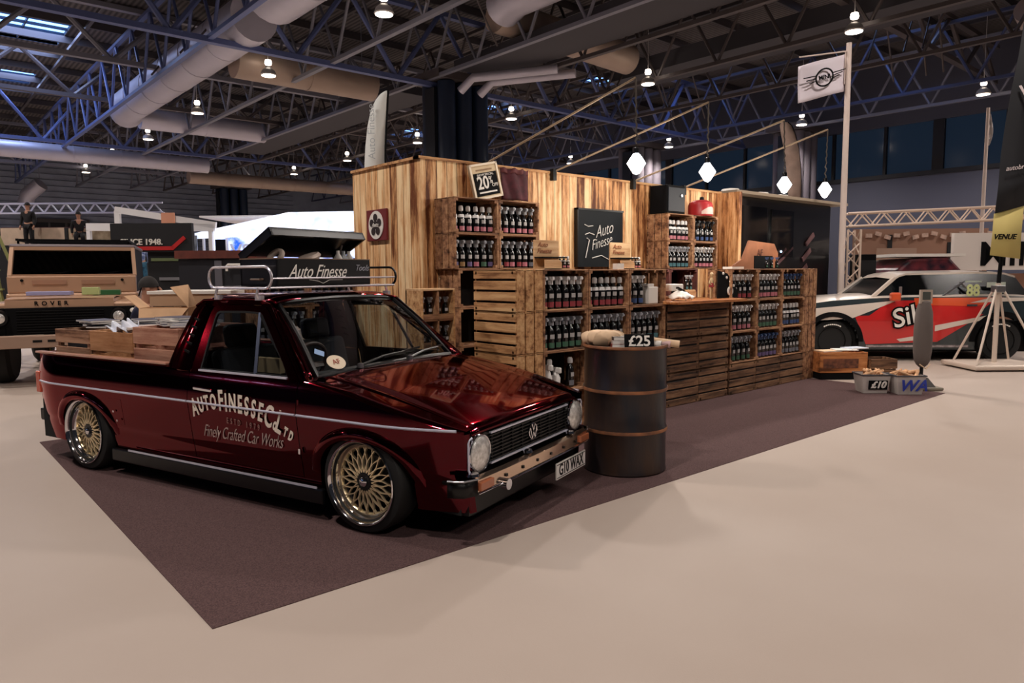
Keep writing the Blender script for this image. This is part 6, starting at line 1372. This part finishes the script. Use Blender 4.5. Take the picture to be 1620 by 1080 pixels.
livery('orange_stripe', [(1.2, .86), (2.1, .84), (2.5, .97), (1.2, .965)], MO, .009); livery('white_front', [(-.68, .60), (.28, .66), (.95, .93), (-.62, .78)], MW, .008)
livery('white_streak', [(1.5, .46), (2.3, .66), (2.35, .72), (1.5, .55)], MW, .010); livery('white_streak', [(1.0, .30), (1.4, .34), (1.4, .42), (.95, .34)], MW, .010)
livery('white_streak', [(2.0, .89), (2.85, .92), (2.85, .97), (2.3, .965)], MW, .011)
livery('sponsor_strip', [(.5, .215), (2.0, .215), (2.0, .25), (.5, .25)], M('sponsor_grey', (150, 140, 140), .5, var=.5, vscale=14), .012)
LP_ = mside(1.12, .68, -1, .016)
for k, (dx, s_, mt_, of) in enumerate(((0, .40, SOFTBLACK, .028), (0, .40, OFFWHITE, .004))): text('side_lettering', 'Silv', mt_, mc, facing((1.12, LP_.y-.004*(k+1)-.004, .70), (1, 0, .30)), size=.40, offset=of, depth=.002, shear=.1)
text('race_number', '88', M('number_lime', (206, 214, 150), .5), mc, facing((2.06, HW-.785, 1.07), (1, 0, 0)), size=.24, offset=.008, sx=.8, depth=.002); MB().box(1.96, 2.2, HW-.745, HW-.742, 1.20, 1.22).box(2.28, 2.55, HW-.735, HW-.732, 1.12, 1.2).box(2.35, 2.5, HW-.745, HW-.742, 1.0, 1.08).build('window_stickers', M('sticker_pale', (190, 200, 186), .5), mc)
MB().box(1.0, 1.04, HW-.75, HW-.74, 1.0, 1.14).build('window_marks', M('mark_green', (120, 110, 110), .5), mc); MB().box(1.95, 2.1, HW-.90+.05, HW-.84, .84, .87).build('door_handle', CHROME, mc)
MB().box(-.7, 2.9, .12, 2*HW-.12, .14, .6).build('underbody', UB, mc)
MB().box(1.0, 1.3, HW-.3, HW+.3, .6, 1.2).build('race_seat', CLD, mc)
# ---- banner on a tripod stand
Yb = 10.05; Xb = (1578-810)/1131*Yb; t = Wt('banner_stand', 'tripod flag stand on a pale base at the right edge', 'flag stand', Xb, Yb); PW = M('stand_pale', (206, 190, 176), .45, .2)
MB().box(-.52, .5, -.4, .4, 0.02, .085).build('base_frame', PW, t, bevel=.02); MB().tube([(0, 0, .08), (0, 0, 1.2)], .032, 12).build('centre_post', PW, t, smooth=True)
for x, y in ((-.48, -.36), (.46, -.36), (-.36, .34), (.44, .34)): MB().tube([(x, y, .085), (x*.1, y*.1, 1.12), (x*.05, y*.05, 1.17)], .016, 8).build('leg', PW, t, smooth=True)
MB().cbox(0, 0, 1.12, .13, .13, .1).build('collar', STEEL, t, bevel=.01); MB().tube([(0, 0, 1.1), (.02, 0, 1.6), (.2, 0, 5.4)], [.028, .024, .015], 10).build('mast', SOFTBLACK, t, smooth=True)
fb = Wt('tall_banner', 'tall black banner with yellow foot hanging over the right edge of the picture', 'banner', Xb, Yb-.07)
pts = [(-.165, .245, 340), (-.135, .27, 300), (-.105, .33, 250), (-.07, .42, 200), (-.03, .5, 150), (.05, .6, 100), (.12, .7, 40), (.2, .7, -20)]
m = MB(); A = [Vector((a, .02*math.sin(y/30), px(0, y, Yb, 426)[1])) for a, b, y in pts]; B = [Vector((b, .02*math.sin(y/30+1), px(0, y-12, Yb, 426)[1])) for a, b, y in pts]; m.strip(A, B).build('black_sail', M('banner_black', (12, 13, 20), .75), fb, smooth=True, solid=.004)
A = [Vector((-.165, 0, px(0, 340, Yb, 426)[1])), Vector((-.18, -.01, px(0, 375, Yb, 426)[1])), Vector((-.19, 0, px(0, 404, Yb, 426)[1]))]; B = [Vector((.245, 0, px(0, 322, Yb, 426)[1])), Vector((.235, .01, px(0, 370, Yb, 426)[1])), Vector((.23, 0, px(0, 410, Yb, 426)[1]))]
MB().strip(A, B).build('yellow_foot', M('banner_yellow', (190, 172, 104), .75), fb, smooth=True, solid=.004)
text('foot_text', 'VENUE', SOFTBLACK, fb, facing((-.02, -.03, px(0, 376, Yb, 426)[1]), (1, 0, 0)), size=.1, shear=.3, offset=.003, depth=.002)
text('banner_text', 'VIN', M('banner_letters', (214, 200, 200), .6), fb, facing((.30, -.045, px(0, 158, Yb, 426)[1]), (1, 0, .25)), size=.36, sx=.75, offset=.004, depth=.003); text('banner_text', 'HILL', M('banner_red', (150, 30, 36), .6), fb, facing((.30, -.045, px(0, 185, Yb, 426)[1]), (1, 0, .18)), size=.14, offset=.002, depth=.003)
text('banner_text', 'autobrand', MATS['banner_letters'], fb, facing((.12, -.045, px(0, 270, Yb, 426)[1]), (1, 0, .12)), size=.09, shear=.3, depth=.002)
# thin pole with narrow flag behind
Yq = 17; X0 = (1547-810)/1131*Yq; t = Wt('thin_flag_pole', 'thin pale pole with a narrow furled flag near the right edge', 'flag pole', X0, Yq)
zt2 = px(0, 178, Yq, 426)[1]; MB().tube([(0, 0, 0), (0, 0, zt2)], [.05, .035], 10).build('pole_shaft', MATS['pole_pale'], t, smooth=True); MB().grid(lambda u, v: (.02+.10*u*math.sin(PI*(.2+.75*v)), .03*math.sin(9*u+5*v), zt2-.05-.80*(1-v)), 6, 12).build('furled_flag', M('flag_grey', (196, 188, 186), .7), t, smooth=True, solid=.006)
MB().lathe([(0, 0), (.25, 0), (.25, .05), (0, .06)], 16).build('base', STEEL, t)
